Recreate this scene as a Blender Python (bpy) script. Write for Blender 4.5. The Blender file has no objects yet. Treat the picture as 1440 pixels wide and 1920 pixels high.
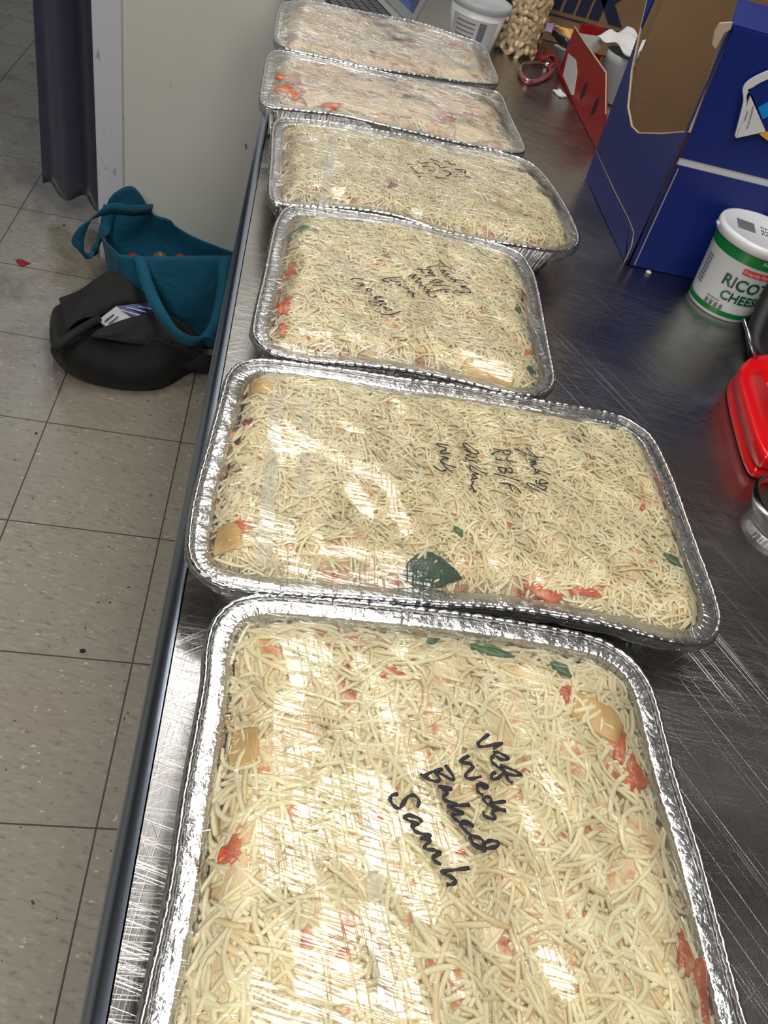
import bpy, bmesh, math, random
import numpy as np
from mathutils import Vector, Matrix
random.seed(7); RNG = np.random.default_rng(11)
C = bpy.context.scene.collection
PI = math.pi
# ------------------------------------------------------------------ camera
RX = np.array([0.97221005, 0.13486053, 0.19136422])
RY = np.array([-0.02931724, -0.74084208, 0.67103912])
RZ = np.array([0.23226736, -0.65800125, -0.71630038])
RM = np.array([RX, RY, RZ]); FOC = 1442.0
EYE = np.array([0, 0, 1.33]); T = 0.875; RIM = 0.925
def at(px, py, z=None, y=None, x=None):
    """real-world point seen at a photo pixel, on the plane z, y or x = const"""
    r = RM @ np.array([px-720, py-960, FOC])
    t = (z-EYE[2])/r[2] if z is not None else (y/r[1] if y is not None else x/r[0])
    return EYE + r*t
cam_d = bpy.data.cameras.new('camera'); cam = bpy.data.objects.new('camera', cam_d); C.objects.link(cam)
m = Matrix.Identity(4)
for i in range(3):
    m[i][0] = RM[i, 0]; m[i][1] = -RM[i, 1]; m[i][2] = -RM[i, 2]; m[i][3] = EYE[i]
cam.matrix_world = m
cam_d.sensor_fit = 'VERTICAL'; cam_d.sensor_height = 24; cam_d.lens = 24*FOC/1920; cam_d.clip_start = .01
bpy.context.scene.camera = cam
vs = bpy.context.scene.view_settings
vs.view_transform = 'Standard'; vs.look = 'None'; vs.gamma = 1; vs.use_curve_mapping = False; vs.exposure = -0.06

# ------------------------------------------------------------------ materials
def lin(c):
    return tuple(((v/255)/12.92 if v/255 <= .04045 else ((v/255+.055)/1.055)**2.4) for v in c)
class Mat:
    def __init__(s, name):
        s.m = bpy.data.materials.new(name); s.m.use_nodes = True
        s.t = s.m.node_tree; s.n = s.t.nodes; s.b = s.n['Principled BSDF']; s.out = s.n['Material Output']
    def N(s, typ, **kw):
        o = s.n.new(typ)
        for k, v in kw.items():
            if k.startswith('i_'): o.inputs[k[2:].replace('_', ' ')].default_value = v
            else: setattr(o, k, v)
        return o
    def L(s, a, b): s.t.links.new(a, b)
    def coord(s, scale=(1, 1, 1), rot=(0, 0, 0), loc=(0, 0, 0)):
        tc = s.N('ShaderNodeTexCoord'); mp = s.N('ShaderNodeMapping')
        mp.inputs['Scale'].default_value = scale; mp.inputs['Rotation'].default_value = rot; mp.inputs['Location'].default_value = loc
        if any(rot):
            m1 = s.N('ShaderNodeMapping'); m1.inputs['Rotation'].default_value = rot; mp.inputs['Rotation'].default_value = (0, 0, 0)
            s.L(tc.outputs['Object'], m1.inputs[0]); s.L(m1.outputs[0], mp.inputs[0])
        else: s.L(tc.outputs['Object'], mp.inputs[0])
        return mp.outputs[0]
    def noise(s, vec, scale=5, detail=3, rough=.5, dist=0):
        o = s.N('ShaderNodeTexNoise'); o.inputs['Scale'].default_value = scale; o.inputs['Detail'].default_value = detail
        o.inputs['Roughness'].default_value = rough; o.inputs['Distortion'].default_value = dist
        s.L(vec, o.inputs['Vector']); return o.outputs['Fac']
    def ramp(s, fac, stops, interp='LINEAR'):
        o = s.N('ShaderNodeValToRGB'); cr = o.color_ramp; cr.interpolation = interp
        while len(cr.elements) > len(stops): cr.elements.remove(cr.elements[-1])
        while len(cr.elements) < len(stops): cr.elements.new(1)
        for e, (p, c) in zip(cr.elements, stops):
            e.position = p; e.color = (c, c, c, 1) if isinstance(c, (int, float)) else (*c, 1)
        s.L(fac, o.inputs[0]); return o.outputs[0]
    def mix(s, fac, a, b):
        o = s.N('ShaderNodeMix', data_type='RGBA')
        if isinstance(fac, (int, float)): o.inputs[0].default_value = fac
        else: s.L(fac, o.inputs[0])
        for i, v in ((6, a), (7, b)):
            if isinstance(v, tuple): o.inputs[i].default_value = (*v, 1)
            else: s.L(v, o.inputs[i])
        return o.outputs[2]
    def math(s, op, a, b=0.0, clamp=False):
        o = s.N('ShaderNodeMath', operation=op); o.use_clamp = clamp
        for i, v in ((0, a), (1, b)):
            if isinstance(v, (int, float)): o.inputs[i].default_value = v
            else: s.L(v, o.inputs[i])
        return o.outputs[0]
    def bump(s, h, strength=.5, dist=.001, prev=None):
        o = s.N('ShaderNodeBump'); o.inputs['Strength'].default_value = strength; o.inputs['Distance'].default_value = dist
        s.L(h, o.inputs['Height'])
        if prev is not None: s.L(prev, o.inputs['Normal'])
        return o.outputs[0]
    def setn(s, nrm, b=None): s.L(nrm, (b or s.b).inputs['Normal'])
    def base(s, c):
        if isinstance(c, tuple): s.b.inputs['Base Color'].default_value = (*c, 1)
        else: s.L(c, s.b.inputs['Base Color'])
    def p(s, **kw):
        for k, v in kw.items(): s.b.inputs[k.replace('_', ' ')].default_value = v
        return s
def simple(name, rgb, rough=.5, metal=0, var=.06, scale=30, bumpd=0, **kw):
    M = Mat(name); c = lin(rgb); v = M.coord()
    n = M.noise(v, scale, 4)
    M.base(M.mix(n, tuple(x*(1-var*2) for x in c), tuple(min(1, x*(1+var*2)) for x in c)))
    M.p(Roughness=rough, Metallic=metal, **kw)
    if bumpd: M.setn(M.bump(M.noise(v, scale*6, 3), .6, bumpd))
    return M.m
MT = {}
def mk():
    # stainless steel
    M = Mat('brushed_steel'); M.p(Metallic=1.0)
    prev = None
    base = None
    for k, (a, sx, sy, th, st) in enumerate([(.3, 4, 900, .60, .5), (-.55, 5, 1100, .62, .5), (1.1, 4, 800, .63, .4), (.05, 9, 1500, .60, .35)]):
        v = M.coord(scale=(sx, sy, 1), rot=(0, 0, a), loc=(k*3.1, k*1.7, 0))
        n = M.noise(v, 1, 2, .5, .15)
        r = M.ramp(n, [(th, 0.0), (th+.08, 1.0)])
        base = r if base is None else M.math('MAXIMUM', base, r)
    wide = M.noise(M.coord(scale=(3, 3, 1)), 2.2, 4)
    scr = M.math('MULTIPLY', base, M.ramp(wide, [(.35, .25), (.65, 1.0)]))
    M.base(M.mix(scr, (.40, .39, .38), (.66, .64, .62)))
    brush = M.noise(M.coord(scale=(900, 6, 1), rot=(0, 0, .12)), 1, 3)
    n1 = M.bump(scr, .30, .0004); n2 = M.bump(brush, .22, .0004, n1)
    M.setn(n2)
    M.L(M.ramp(M.noise(M.coord(), 7, 5), [(.3, .20), (.7, .32)]), M.b.inputs['Roughness'])
    MT['steel'] = M.m
    M = Mat('rolled_steel_edge'); M.p(Metallic=1.0, Roughness=.22); M.base((.38, .43, .54))
    M.setn(M.bump(M.noise(M.coord(scale=(1, .05, 1)), 400, 2), .1, .0004)); MT['edge'] = M.m
    # aluminium foil
    M = Mat('aluminium_foil'); M.p(Metallic=1.0, Roughness=.16); M.base((.72, .73, .75))
    v = M.coord()
    b1 = M.bump(M.noise(v, 260, 3, .6, .4), .55, .0010)
    M.setn(M.bump(M.noise(v, 55, 2, .5, 1.0), .6, .0025, b1)); MT['foil'] = M.m
    M = Mat('rolled_foil_rim'); M.p(Metallic=1.0, Roughness=.2); M.base((.70, .71, .73))
    v = M.coord()
    vo = M.N('ShaderNodeTexVoronoi'); vo.inputs['Scale'].default_value = 300; M.L(v, vo.inputs['Vector'])
    M.setn(M.bump(vo.outputs['Distance'], .4, .0008)); MT['rim'] = M.m
    # cheese shreds: colour varies per strand
    M = Mat('shredded_mozzarella'); at_ = M.N('ShaderNodeAttribute', attribute_name='tint')
    M.base(M.ramp(at_.outputs['Fac'], [(0, lin((222, 204, 156))), (.35, lin((238, 229, 186))), (.9, lin((244, 237, 200))), (1, lin((238, 210, 164)))]))
    M.p(Roughness=.42, Subsurface_Weight=.12, Subsurface_Scale=.004); M.b.inputs['Subsurface Radius'].default_value = (1, .8, .4)
    MT['cheese'] = M.m
    for nm, cols in dict(filling=[(.33, (164, 76, 46)), (.41, (212, 148, 100)), (.50, (228, 202, 156)), (.75, (238, 226, 190))],
                         filling_pale=[(.32, (176, 86, 58)), (.42, (214, 160, 120)), (.52, (226, 205, 168)), (.75, (232, 218, 188))]).items():
        M = Mat(nm); v = M.coord(); n = M.noise(v, 38, 5, .6, .8)
        M.base(M.ramp(n, [(p_, lin(c)) for p_, c in cols])); M.p(Roughness=.35)
        M.setn(M.bump(M.noise(v, 140, 4), .8, .004)); MT[nm] = M.m
    M = Mat('tomato_sauce'); v = M.coord()
    M.base(M.ramp(M.noise(v, 120, 4), [(.3, lin((168, 62, 32))), (.55, lin((202, 102, 56))), (.75, lin((224, 164, 112)))]))
    M.p(Roughness=.25); M.setn(M.bump(M.noise(v, 220, 3), .7, .002)); MT['sauce'] = M.m
    M = Mat('grated_carrot'); v = M.coord()
    M.base(M.ramp(M.noise(v, 200, 3), [(.3, lin((224, 100, 30))), (.7, lin((242, 150, 62)))])); M.p(Roughness=.35); MT['carrot'] = M.m
    M = Mat('onion_red'); v = M.coord()
    M.base(M.ramp(M.noise(v, 150, 3), [(.3, lin((110, 30, 50))), (.7, lin((160, 70, 80)))])); M.p(Roughness=.35); MT['onion'] = M.m
    M = Mat('pasta_sheet'); v = M.coord()
    M.base(M.ramp(M.noise(v, 60, 3), [(.3, lin((190, 150, 84))), (.7, lin((216, 184, 118)))])); M.p(Roughness=.3, Subsurface_Weight=.1, Subsurface_Scale=.004); MT['pasta'] = M.m
    M = Mat('cooked_sheet'); v = M.coord()
    M.base(M.ramp(M.noise(v, 60, 3), [(.3, lin((222, 196, 158))), (.7, lin((236, 220, 188)))])); M.p(Roughness=.35); MT['sheet'] = M.m
    M = Mat('basil'); v = M.coord()
    M.base(M.ramp(M.noise(v, 60, 3), [(.3, lin((30, 76, 28))), (.7, lin((66, 128, 50)))])); M.p(Roughness=.35); M.setn(M.bump(M.noise(v, 200, 2), .5, .001)); MT['leaf'] = M.m
    MT['darkleaf'] = simple('dark_basil', (26, 66, 34), .4, var=.2, scale=60)
    M = Mat('black_marker_ink'); M.base(lin((26, 20, 32))); M.p(Roughness=.6)
    M.setn(M.bump(M.noise(M.coord(), 300, 1), .1, .0003)); MT['ink'] = M.m
    # tiles
    M = Mat('vinyl_floor_tiles'); S = .3048
    v = M.coord(loc=(.1447+4*S-.7, -1.077+8*S+1.75, 0))
    br = M.N('ShaderNodeTexBrick'); br.offset = 0; br.squash = 1
    br.inputs['Scale'].default_value = 1; br.inputs['Brick Width'].default_value = S; br.inputs['Row Height'].default_value = S
    br.inputs['Mortar Size'].default_value = .0017; br.inputs['Mortar Smooth'].default_value = .3; br.inputs['Bias'].default_value = 0
    br.inputs['Color1'].default_value = (.9, .9, .9, 1); br.inputs['Color2'].default_value = (1, 1, 1, 1); br.inputs['Mortar'].default_value = (0, 0, 0, 1)
    M.L(v, br.inputs['Vector'])
    vv = M.coord()
    fl = M.noise(M.coord(scale=(1, 3.2, 1), rot=(0, 0, .2)), 42, 4, .6, .3)
    col = M.ramp(fl, [(.28, lin((124, 117, 105))), (.42, lin((156, 150, 136))), (.60, lin((162, 156, 142))), (.72, lin((182, 176, 162)))])
    pink = M.noise(vv, 5, 3)
    col = M.mix(M.ramp(pink, [(.5, 0.0), (.75, .4)]), col, lin((156, 138, 126)))
    dirt = M.ramp(M.noise(vv, 9, 6, .65, .4), [(.48, 0.0), (.68, .6)])
    ymask = M.N('ShaderNodeSeparateXYZ'); M.L(vv, ymask.inputs[0])
    ym = M.ramp(M.math('MULTIPLY', M.math('ADD', ymask.outputs[1], 1.75), .25), [(.33, .12), (.46, 1.0), (.60, .8)])
    col = M.mix(M.math('MULTIPLY', dirt, ym), col, lin((96, 90, 84)))
    spk = M.ramp(M.noise(vv, 95, 1), [(.755, 0.0), (.775, 1.0)])
    col = M.mix(spk, col, lin((60, 54, 48)))
    wsp = M.ramp(M.noise(M.coord(scale=(1, 1.8, 1), loc=(4, 2, 0)), 70, 1), [(.72, 0.0), (.76, .7)])
    col = M.mix(wsp, col, lin((222, 216, 200)))
    col = M.mix(br.outputs['Fac'], col, lin((70, 62, 52)))
    M.base(col); M.p(Roughness=.42)
    M.setn(M.bump(M.math('SUBTRACT', M.math('MULTIPLY', M.noise(vv, 60, 3), .15), br.outputs['Fac']), .4, .001)); MT['floor'] = M.m
    # painted wall with a few scuffs
    M = Mat('painted_wall'); v = M.coord()
    c = M.ramp(M.noise(v, 3, 3), [(.3, lin((214, 215, 206))), (.7, lin((222, 222, 214)))])
    c = M.mix(M.ramp(M.noise(M.coord(scale=(1, 1, .4)), 55, 2), [(.745, 0.0), (.77, .8)]), c, lin((104, 96, 84)))
    M.base(c); M.p(Roughness=.5); M.setn(M.bump(M.noise(v, 250, 2), .15, .0005)); MT['wall'] = M.m
    M = Mat('trim_paint'); v = M.coord()
    c = M.mix(M.ramp(M.noise(M.coord(scale=(1, 1, .3)), 70, 3), [(.66, 0.0), (.70, .6)]), lin((212, 214, 222)), lin((140, 134, 126)))
    M.base(c); M.p(Roughness=.4); MT['trim'] = M.m
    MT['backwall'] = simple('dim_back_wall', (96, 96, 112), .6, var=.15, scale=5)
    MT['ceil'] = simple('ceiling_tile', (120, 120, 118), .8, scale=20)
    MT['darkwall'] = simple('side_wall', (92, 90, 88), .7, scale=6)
    M = Mat('curtain_cloth'); v = M.coord(); M.base(M.mix(M.noise(v, 30, 4), lin((52, 54, 78)), lin((68, 70, 98)))); M.p(Roughness=.85, Sheen_Weight=.3)
    M.setn(M.bump(M.noise(M.coord(scale=(1, 1, .6)), 500, 2), .4, .001)); MT['curtain'] = M.m
    for nm, a, b in (('teal_cloth', (0, 78, 106), (0, 100, 130)), ('black_cloth', (10, 10, 12), (19, 18, 21)), ('grey_cloth', (26, 25, 27), (38, 37, 39))):
        M = Mat(nm); v = M.coord(); M.base(M.mix(M.noise(v, 14, 4), lin(a), lin(b))); M.p(Roughness=.8, Sheen_Weight=.05)
        b1 = M.bump(M.noise(v, 700, 2), .5, .0006); M.setn(M.bump(M.noise(v, 16, 3, .5, .6), .7, .012, b1)); MT[nm] = M.m
    MT['blue'] = simple('blue_printed_card', (6, 33, 110), .45, var=.04, scale=8)
    M = Mat('corrugated_brown_card'); v = M.coord(scale=(1, 1, 1)); M.base(M.mix(M.noise(v, 12, 4), lin((118, 92, 64)), lin((138, 110, 78)))); M.p(Roughness=.8)
    M.setn(M.bump(M.noise(M.coord(scale=(30, 30, 500)), 1, 1), .25, .001)); MT['card'] = M.m
    MT['cardcut'] = simple('card_cut_edge', (176, 160, 140), .8)
    MT['red'] = simple('red_printed_card', (150, 14, 22), .4, var=.05)
    MT['redpl'] = simple('red_plastic', (206, 10, 18), .22, var=.02)
    MT['white'] = simple('white_plastic', (226, 228, 230), .3, var=.01)
    MT['paper'] = simple('white_paper', (206, 206, 208), .6, var=.03)
    MT['labelgrey'] = simple('grey_print', (118, 120, 126), .5, var=.25, scale=600)
    MT['green'] = simple('green_print', (0, 124, 52), .35, var=.03)
    MT['greentx'] = simple('green_lettering', (0, 84, 52), .35, var=.03)
    MT['redprint'] = simple('red_print', (214, 60, 52), .35)
    MT['navy'] = simple('navy_print', (24, 30, 62), .6)
    MT['black'] = simple('black_plastic', (14, 14, 16), .6)
    MT['silver'] = simple('silver_plastic', (158, 160, 162), .35, metal=.3)
    MT['keys'] = simple('dark_grey_keys', (78, 80, 86), .5)
    MT['chrome'] = simple('polished_chrome', (220, 220, 222), .08, metal=1)
    MT['pink'] = simple('pink_anodised', (214, 130, 148), .22, metal=.8)
    MT['cashew'] = simple('cashew_nut', (232, 208, 164), .5, var=.1, scale=80)
    MT['orange'] = simple('orange_wrapper', (222, 160, 96), .35)
    MT['purple'] = simple('lilac_wrapper', (176, 150, 190), .35)
    MT['cyan'] = simple('bright_blue_print', (0, 130, 214), .4)
    MT['gold'] = simple('gold_print', (214, 158, 62), .4)
    MT['lace'] = simple('red_ribbon', (150, 18, 26), .6)
    MT['crumb'] = simple('crumb_white', (214, 206, 190), .7)
    M = Mat('clear_plastic'); M.base((.92, .93, .95)); M.p(Roughness=.06, Transmission_Weight=1.0, IOR=1.2)
    v = M.coord(); M.setn(M.bump(M.noise(v, 40, 2), .15, .002)); MT['clear'] = M.m
    M = Mat('frosted_plastic'); M.base(lin((196, 202, 206))); M.p(Roughness=.35, Transmission_Weight=.35, IOR=1.3)
    M.setn(M.bump(M.noise(M.coord(), 60, 2), .1, .001)); MT['frost'] = M.m
    M = Mat('laptop_display'); v = M.coord(); c = M.ramp(M.noise(v, 18, 2), [(.45, lin((20, 24, 34))), (.6, lin((50, 84, 160)))])
    M.base((.01, .01, .012)); M.L(c, M.b.inputs['Emission Color']); M.p(Roughness=.2, Emission_Strength=.6); MT['screen'] = M.m
mk()
def film_mat(name, a1, a2, dens=1.0, haze=.05):
    """stretched cling film: clear, with tight ridges that catch the lamps"""
    M = Mat(name); M.n.remove(M.b)
    h = None
    for k, (a, sx, sy, lo, w, ms, mlo) in enumerate([(a1, 11, 600, .60, 1.0, 7, .50), (a1+.12, 40, 950, .62, .7, 10, .48), (a2, 22, 600, .62, .8, 8, .52), (a1-.25, 60, 420, .63, .6, 14, .5)]):
        n = M.noise(M.coord(scale=(sx, sy, 1), rot=(0, 0, a), loc=(k*5.3, k*2.9, 0)), 1, 1, .5, .3)
        n = M.math('MULTIPLY', M.ramp(n, [(lo-.05, 0.0), (lo+.10, 1.0)]), w*dens)
        n = M.math('MULTIPLY', n, M.ramp(M.noise(M.coord(loc=(k, 3, 0)), ms, 3), [(mlo-.06, 0.0), (mlo+.08, 1.0)]))
        h = n if h is None else M.math('ADD', h, n)
    b1 = M.bump(h, .9, .0011)
    b2 = M.bump(M.noise(M.coord(), 48, 3, .55, .6), .22, .0016, b1)
    fr = M.N('ShaderNodeFresnel', i_IOR=1.5)
    gl = M.N('ShaderNodeBsdfGlossy', i_Roughness=.075); M.L(b2, gl.inputs['Normal'])
    tr = M.N('ShaderNodeBsdfTransparent'); tr.inputs[0].default_value = (.985, .985, .98, 1)
    df = M.N('ShaderNodeBsdfDiffuse'); df.inputs[0].default_value = (.8, .8, .78, 1)
    m0 = M.N('ShaderNodeMixShader'); m0.inputs[0].default_value = haze; M.L(tr.outputs[0], m0.inputs[1]); M.L(df.outputs[0], m0.inputs[2])
    mx = M.N('ShaderNodeMixShader'); M.L(M.math('MULTIPLY', fr.outputs[0], 2.2, True), mx.inputs[0])
    M.L(m0.outputs[0], mx.inputs[1]); M.L(gl.outputs[0], mx.inputs[2]); M.L(mx.outputs[0], M.out.inputs['Surface'])
    return M.m
# ------------------------------------------------------------------ builders
def tag(o, label, cat, group=None):
    o['label'] = label; o['category'] = cat
    if group: o['group'] = group
    return o
def thing(name, loc, label, cat, group=None, rz=0):
    o = bpy.data.objects.new(name, None); C.objects.link(o); o.location = tuple(map(float, loc)); o.rotation_euler = (0, 0, rz)
    o.empty_display_size = .02
    return tag(o, label, cat, group)
def world_loc(p):
    v = Vector((0, 0, 0))
    while p is not None: v = v + p.location; p = p.parent
    return v
def obj(name, V, F, mat, parent=None, smooth=True, world=True):
    """V in world metres when world=True; the mesh is stored relative to its parent (parents carry no rotation then)"""
    V = np.asarray(V, float).reshape(-1, 3)
    me = bpy.data.meshes.new(name)
    if parent is not None and world: V = V - np.array(world_loc(parent))
    o = bpy.data.objects.new(name, me); C.objects.link(o)
    if parent is None and world and len(V):
        c = np.array([(V[:, 0].min()+V[:, 0].max())/2, (V[:, 1].min()+V[:, 1].max())/2, V[:, 2].min()])
        V = V - c; o.location = tuple(c)
    me.from_pydata(V.tolist(), [], [list(map(int, f)) for f in F]); me.update()
    if parent is not None: o.parent = parent
    if mat is not None: me.materials.append(MT[mat] if isinstance(mat, str) else mat)
    me.polygons.foreach_set('use_smooth', [smooth]*len(me.polygons))
    return o
def struct(o): o['kind'] = 'structure'; return o
def fixn(o):
    bm = bmesh.new(); bm.from_mesh(o.data); bmesh.ops.recalc_face_normals(bm, faces=bm.faces); bm.to_mesh(o.data); bm.free(); return o
def face_up(o):
    n = len(o.data.polygons); a = np.empty(n*3); o.data.polygons.foreach_get('normal', a)
    if a.reshape(-1, 3)[:, 2].sum() < 0: o.data.flip_normals()
def bevel(o, w, seg=2):
    md = o.modifiers.new('bevel', 'BEVEL'); md.width = w; md.segments = seg; md.limit_method = 'ANGLE'; return o
def solid(o, t, off=0):
    md = o.modifiers.new('solid', 'SOLIDIFY'); md.thickness = t; md.offset = off; return o
class G:
    """collects simple shapes for one mesh"""
    def __init__(s): s.V = []; s.F = []
    def add(s, V, F):
        b = len(s.V); s.V += [tuple(map(float, v)) for v in V]; s.F += [[i+b for i in f] for f in F]; return s
    def box(s, x0, x1, y0, y1, z0, z1):
        return s.add([(x, y, z) for z in (z0, z1) for y in (y0, y1) for x in (x0, x1)],
                     [(0, 2, 3, 1), (4, 5, 7, 6), (0, 1, 5, 4), (2, 6, 7, 3), (0, 4, 6, 2), (1, 3, 7, 5)])
    def prism(s, pts, d):
        """polygon pts (3D, planar) pushed along the vector d"""
        n = len(pts); d = np.array(d, float); P = [np.array(p, float) for p in pts]
        return s.add(P+[p+d for p in P], [tuple(range(n))[::-1], tuple(range(n, 2*n))]+[(i, (i+1) % n, (i+1) % n+n, i+n) for i in range(n)])
    def lathe(s, prof, c, n=48, close=False):
        V = [(c[0]+r*math.cos(2*PI*k/n), c[1]+r*math.sin(2*PI*k/n), c[2]+z) for r, z in prof for k in range(n)]
        F = [(i*n+k, i*n+(k+1) % n, (i+1)*n+(k+1) % n, (i+1)*n+k) for i in range(len(prof)-1) for k in range(n)]
        if close: F += [tuple(range(n))[::-1], tuple(range((len(prof)-1)*n, len(prof)*n))]
        return s.add(V, F)
    def tube(s, pts, r, n=8, closed=False, flat=1.0):
        P = [np.array(p, float) for p in pts]; m_ = len(P); V = []
        rr = r if hasattr(r, '__len__') else [r]*m_
        for i in range(m_):
            a = P[(i-1) % m_] if (closed or i) else P[0]; b = P[(i+1) % m_] if (closed or i < m_-1) else P[-1]
            t = b-a; t = t/(np.linalg.norm(t)+1e-9)
            up = np.array([0, 0, 1.]) if abs(t[2]) < .95 else np.array([1., 0, 0])
            u = np.cross(t, up); u /= np.linalg.norm(u); w = np.cross(u, t)
            for k in range(n):
                q = 2*PI*k/n; V.append(P[i]+rr[i]*(u*math.cos(q)+w*math.sin(q)*flat))
        e = m_ if closed else m_-1
        F = [(i*n+k, i*n+(k+1) % n, ((i+1) % m_)*n+(k+1) % n, ((i+1) % m_)*n+k) for i in range(e) for k in range(n)]
        if not closed: F += [tuple(range(n))[::-1], tuple(range((m_-1)*n, m_*n))]
        return s.add(V, F)
    def make(s, name, mat, parent=None, smooth=False): return fixn(obj(name, s.V, s.F, mat, parent, smooth))
def catmull(P, closed=True, sub=8):
    P = np.asarray(P, float); n = len(P); out = []
    for i in range(n if closed else n-1):
        g = lambda j: P[j % n] if closed else P[min(max(j, 0), n-1)]
        p0, p1, p2, p3 = g(i-1), g(i), g(i+1), g(i+2)
        for k in range(sub):
            t = k/sub; out.append(.5*((2*p1)+(-p0+p2)*t+(2*p0-5*p1+4*p2-p3)*t*t+(-p0+3*p1-3*p2+p3)*t**3))
    if not closed: out.append(P[-1])
    return np.array(out)
def resample(P, step, closed=True):
    Q = np.vstack([P, P[:1]]) if closed else P
    d = np.r_[0, np.cumsum(np.linalg.norm(np.diff(Q, axis=0), axis=1))]; n = max(8, int(d[-1]/step))
    t = np.linspace(0, d[-1], n, endpoint=not closed)
    return np.stack([np.interp(t, d, Q[:, k]) for k in range(Q.shape[1])], 1)
def smooth_closed(P, it):
    for _ in range(it): P = (np.roll(P, 1, 0)+2*P+np.roll(P, -1, 0))/4
    return P
def sstep(x, a, b):
    t = np.clip((x-a)/(b-a), 0, 1); return t*t*(3-2*t)
# smooth pseudo-noise over XY
_K = RNG.normal(size=(40, 2)); _PH = RNG.uniform(0, 2*PI, 40)
def wob(x, y, f, o=0, n=7):
    s = 0
    for k in range(n): kk = _K[(k+o) % 40]; s = s+np.sin((x*kk[0]+y*kk[1])*f+_PH[(k+o) % 40])
    return s/math.sqrt(n)*.7
def text_mesh(txt, size, depth=.0003, shear=0.0, bold=0.0):
    cu = bpy.data.curves.new('t', 'FONT'); cu.body = txt; cu.size = size; cu.extrude = depth; cu.shear = shear; cu.offset = bold; cu.resolution_u = 3
    o = bpy.data.objects.new('t', cu); C.objects.link(o); bpy.context.view_layer.update()
    me = bpy.data.meshes.new_from_object(o.evaluated_get(bpy.context.evaluated_depsgraph_get()))
    V = np.array([tuple(v.co) for v in me.vertices]); F = [tuple(p.vertices) for p in me.polygons]
    bpy.data.objects.remove(o); bpy.data.curves.remove(cu); bpy.data.meshes.remove(me)
    return V, F

# ------------------------------------------------------------------ room
struct(G().box(-3.0, 1.6, -2.5, 6.0, -.05, 0).make('floor', 'floor'))
WY = 2.12
struct(G().box(-.47, 1.6, WY, WY+.1, 0, 2.6).make('wall_front', 'wall'))
struct(G().box(-3.0, -1.42, WY, WY+.1, 0, 2.6).make('wall_front_left', 'wall'))
struct(G().box(-1.42, -.47, WY, WY+.1, 2.06, 2.6).make('wall_header', 'wall'))
struct(bevel(G().box(-.482, -.414, WY-.016, WY, 0, 2.1).make('trim_1', 'trim'), .003))
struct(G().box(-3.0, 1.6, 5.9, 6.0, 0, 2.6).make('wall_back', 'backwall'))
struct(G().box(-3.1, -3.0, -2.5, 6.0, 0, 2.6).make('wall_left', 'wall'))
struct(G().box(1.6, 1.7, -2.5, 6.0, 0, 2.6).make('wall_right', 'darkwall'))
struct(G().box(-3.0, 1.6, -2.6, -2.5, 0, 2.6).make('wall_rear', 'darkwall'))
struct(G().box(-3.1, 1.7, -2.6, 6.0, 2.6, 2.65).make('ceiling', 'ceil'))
# curtain in the doorway
def curtain():
    y0 = WY+.17; rod = G().tube([(-1.5, y0, 2.02), (-.40, y0, 2.02)], .012, 12)
    t = thing('curtain', (-.56, y0, .16), 'dark purple-grey cloth curtain hanging gathered in the doorway', 'curtain')
    L0 = at(60, 0, y=y0); L1 = at(80, 345, y=y0); zb = at(120, 358, y=y0)[2]
    nx, nz = 90, 40; V = []
    for j in range(nz+1):
        v = j/nz; z = 2.02+(zb-2.02)*v
        xl = L0[0]+(L1[0]-L0[0])*min(1, max(-1, (L0[2]-z)/(L0[2]-L1[2])))
        if z > L0[2]: xl = L0[0]-.10*(z-L0[2])
        xr = -.462
        for i in range(nx+1):
            u = i/nx; x = xl+(xr-xl)*u
            V.append((x, y0+.022*math.sin(u*14+.3*math.sin(z*3))+.005*math.sin(u*27+z), z+v*(.010*math.sin(u*14+1.2)-.04*u)))
    F = [(j*(nx+1)+i, j*(nx+1)+i+1, (j+1)*(nx+1)+i+1, (j+1)*(nx+1)+i) for j in range(nz) for i in range(nx)]
    solid(obj('cloth_panel', V, F, 'curtain', t), .003)
    rod.make('rod', 'silver', t, True)
curtain()
# ------------------------------------------------------------------ steel table
def table():
    t = thing('work_table', (.45, .5, 0), 'long stainless steel work table with a rolled left edge, carrying all the foil trays', 'table')
    XL = -.0262; XR = 1.25; Y0 = -1.1; Y1 = 2.08
    G().box(XL, XR, Y0, Y1, T-.004, T).make('table_top', 'steel', t)
    # rolled edge: half-round running along y, slightly below flush
    prof = [(XL+.001, T)]+[(XL-.011*math.sin(a)-.002, T-.012+.012*math.cos(a)) for a in np.linspace(0, PI*.98, 16)]+[(XL-.001, T-.024), (XL-.001, T-.06), (XL+.001, T-.06)]
    V = [(x, y, z) for y in np.linspace(Y0, Y1, 24) for x, z in prof]; n = len(prof)
    F = [(i*n+k, i*n+k+1, (i+1)*n+k+1, (i+1)*n+k) for i in range(23) for k in range(n-1)]
    fixn(obj('rolled_edge', V, F, 'edge', t))
    for x, y in ((.06, -1.0), (.06, 1.95), (1.17, -1.0), (1.17, 1.95)):
        G().tube([(x, y, 0), (x, y, T-.004)], .02, 16).make('leg', 'edge', t, True)
    G().box(.04, 1.18, -1.0, 1.95, .22, .235).make('lower_shelf', 'steel', t)
table()

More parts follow.
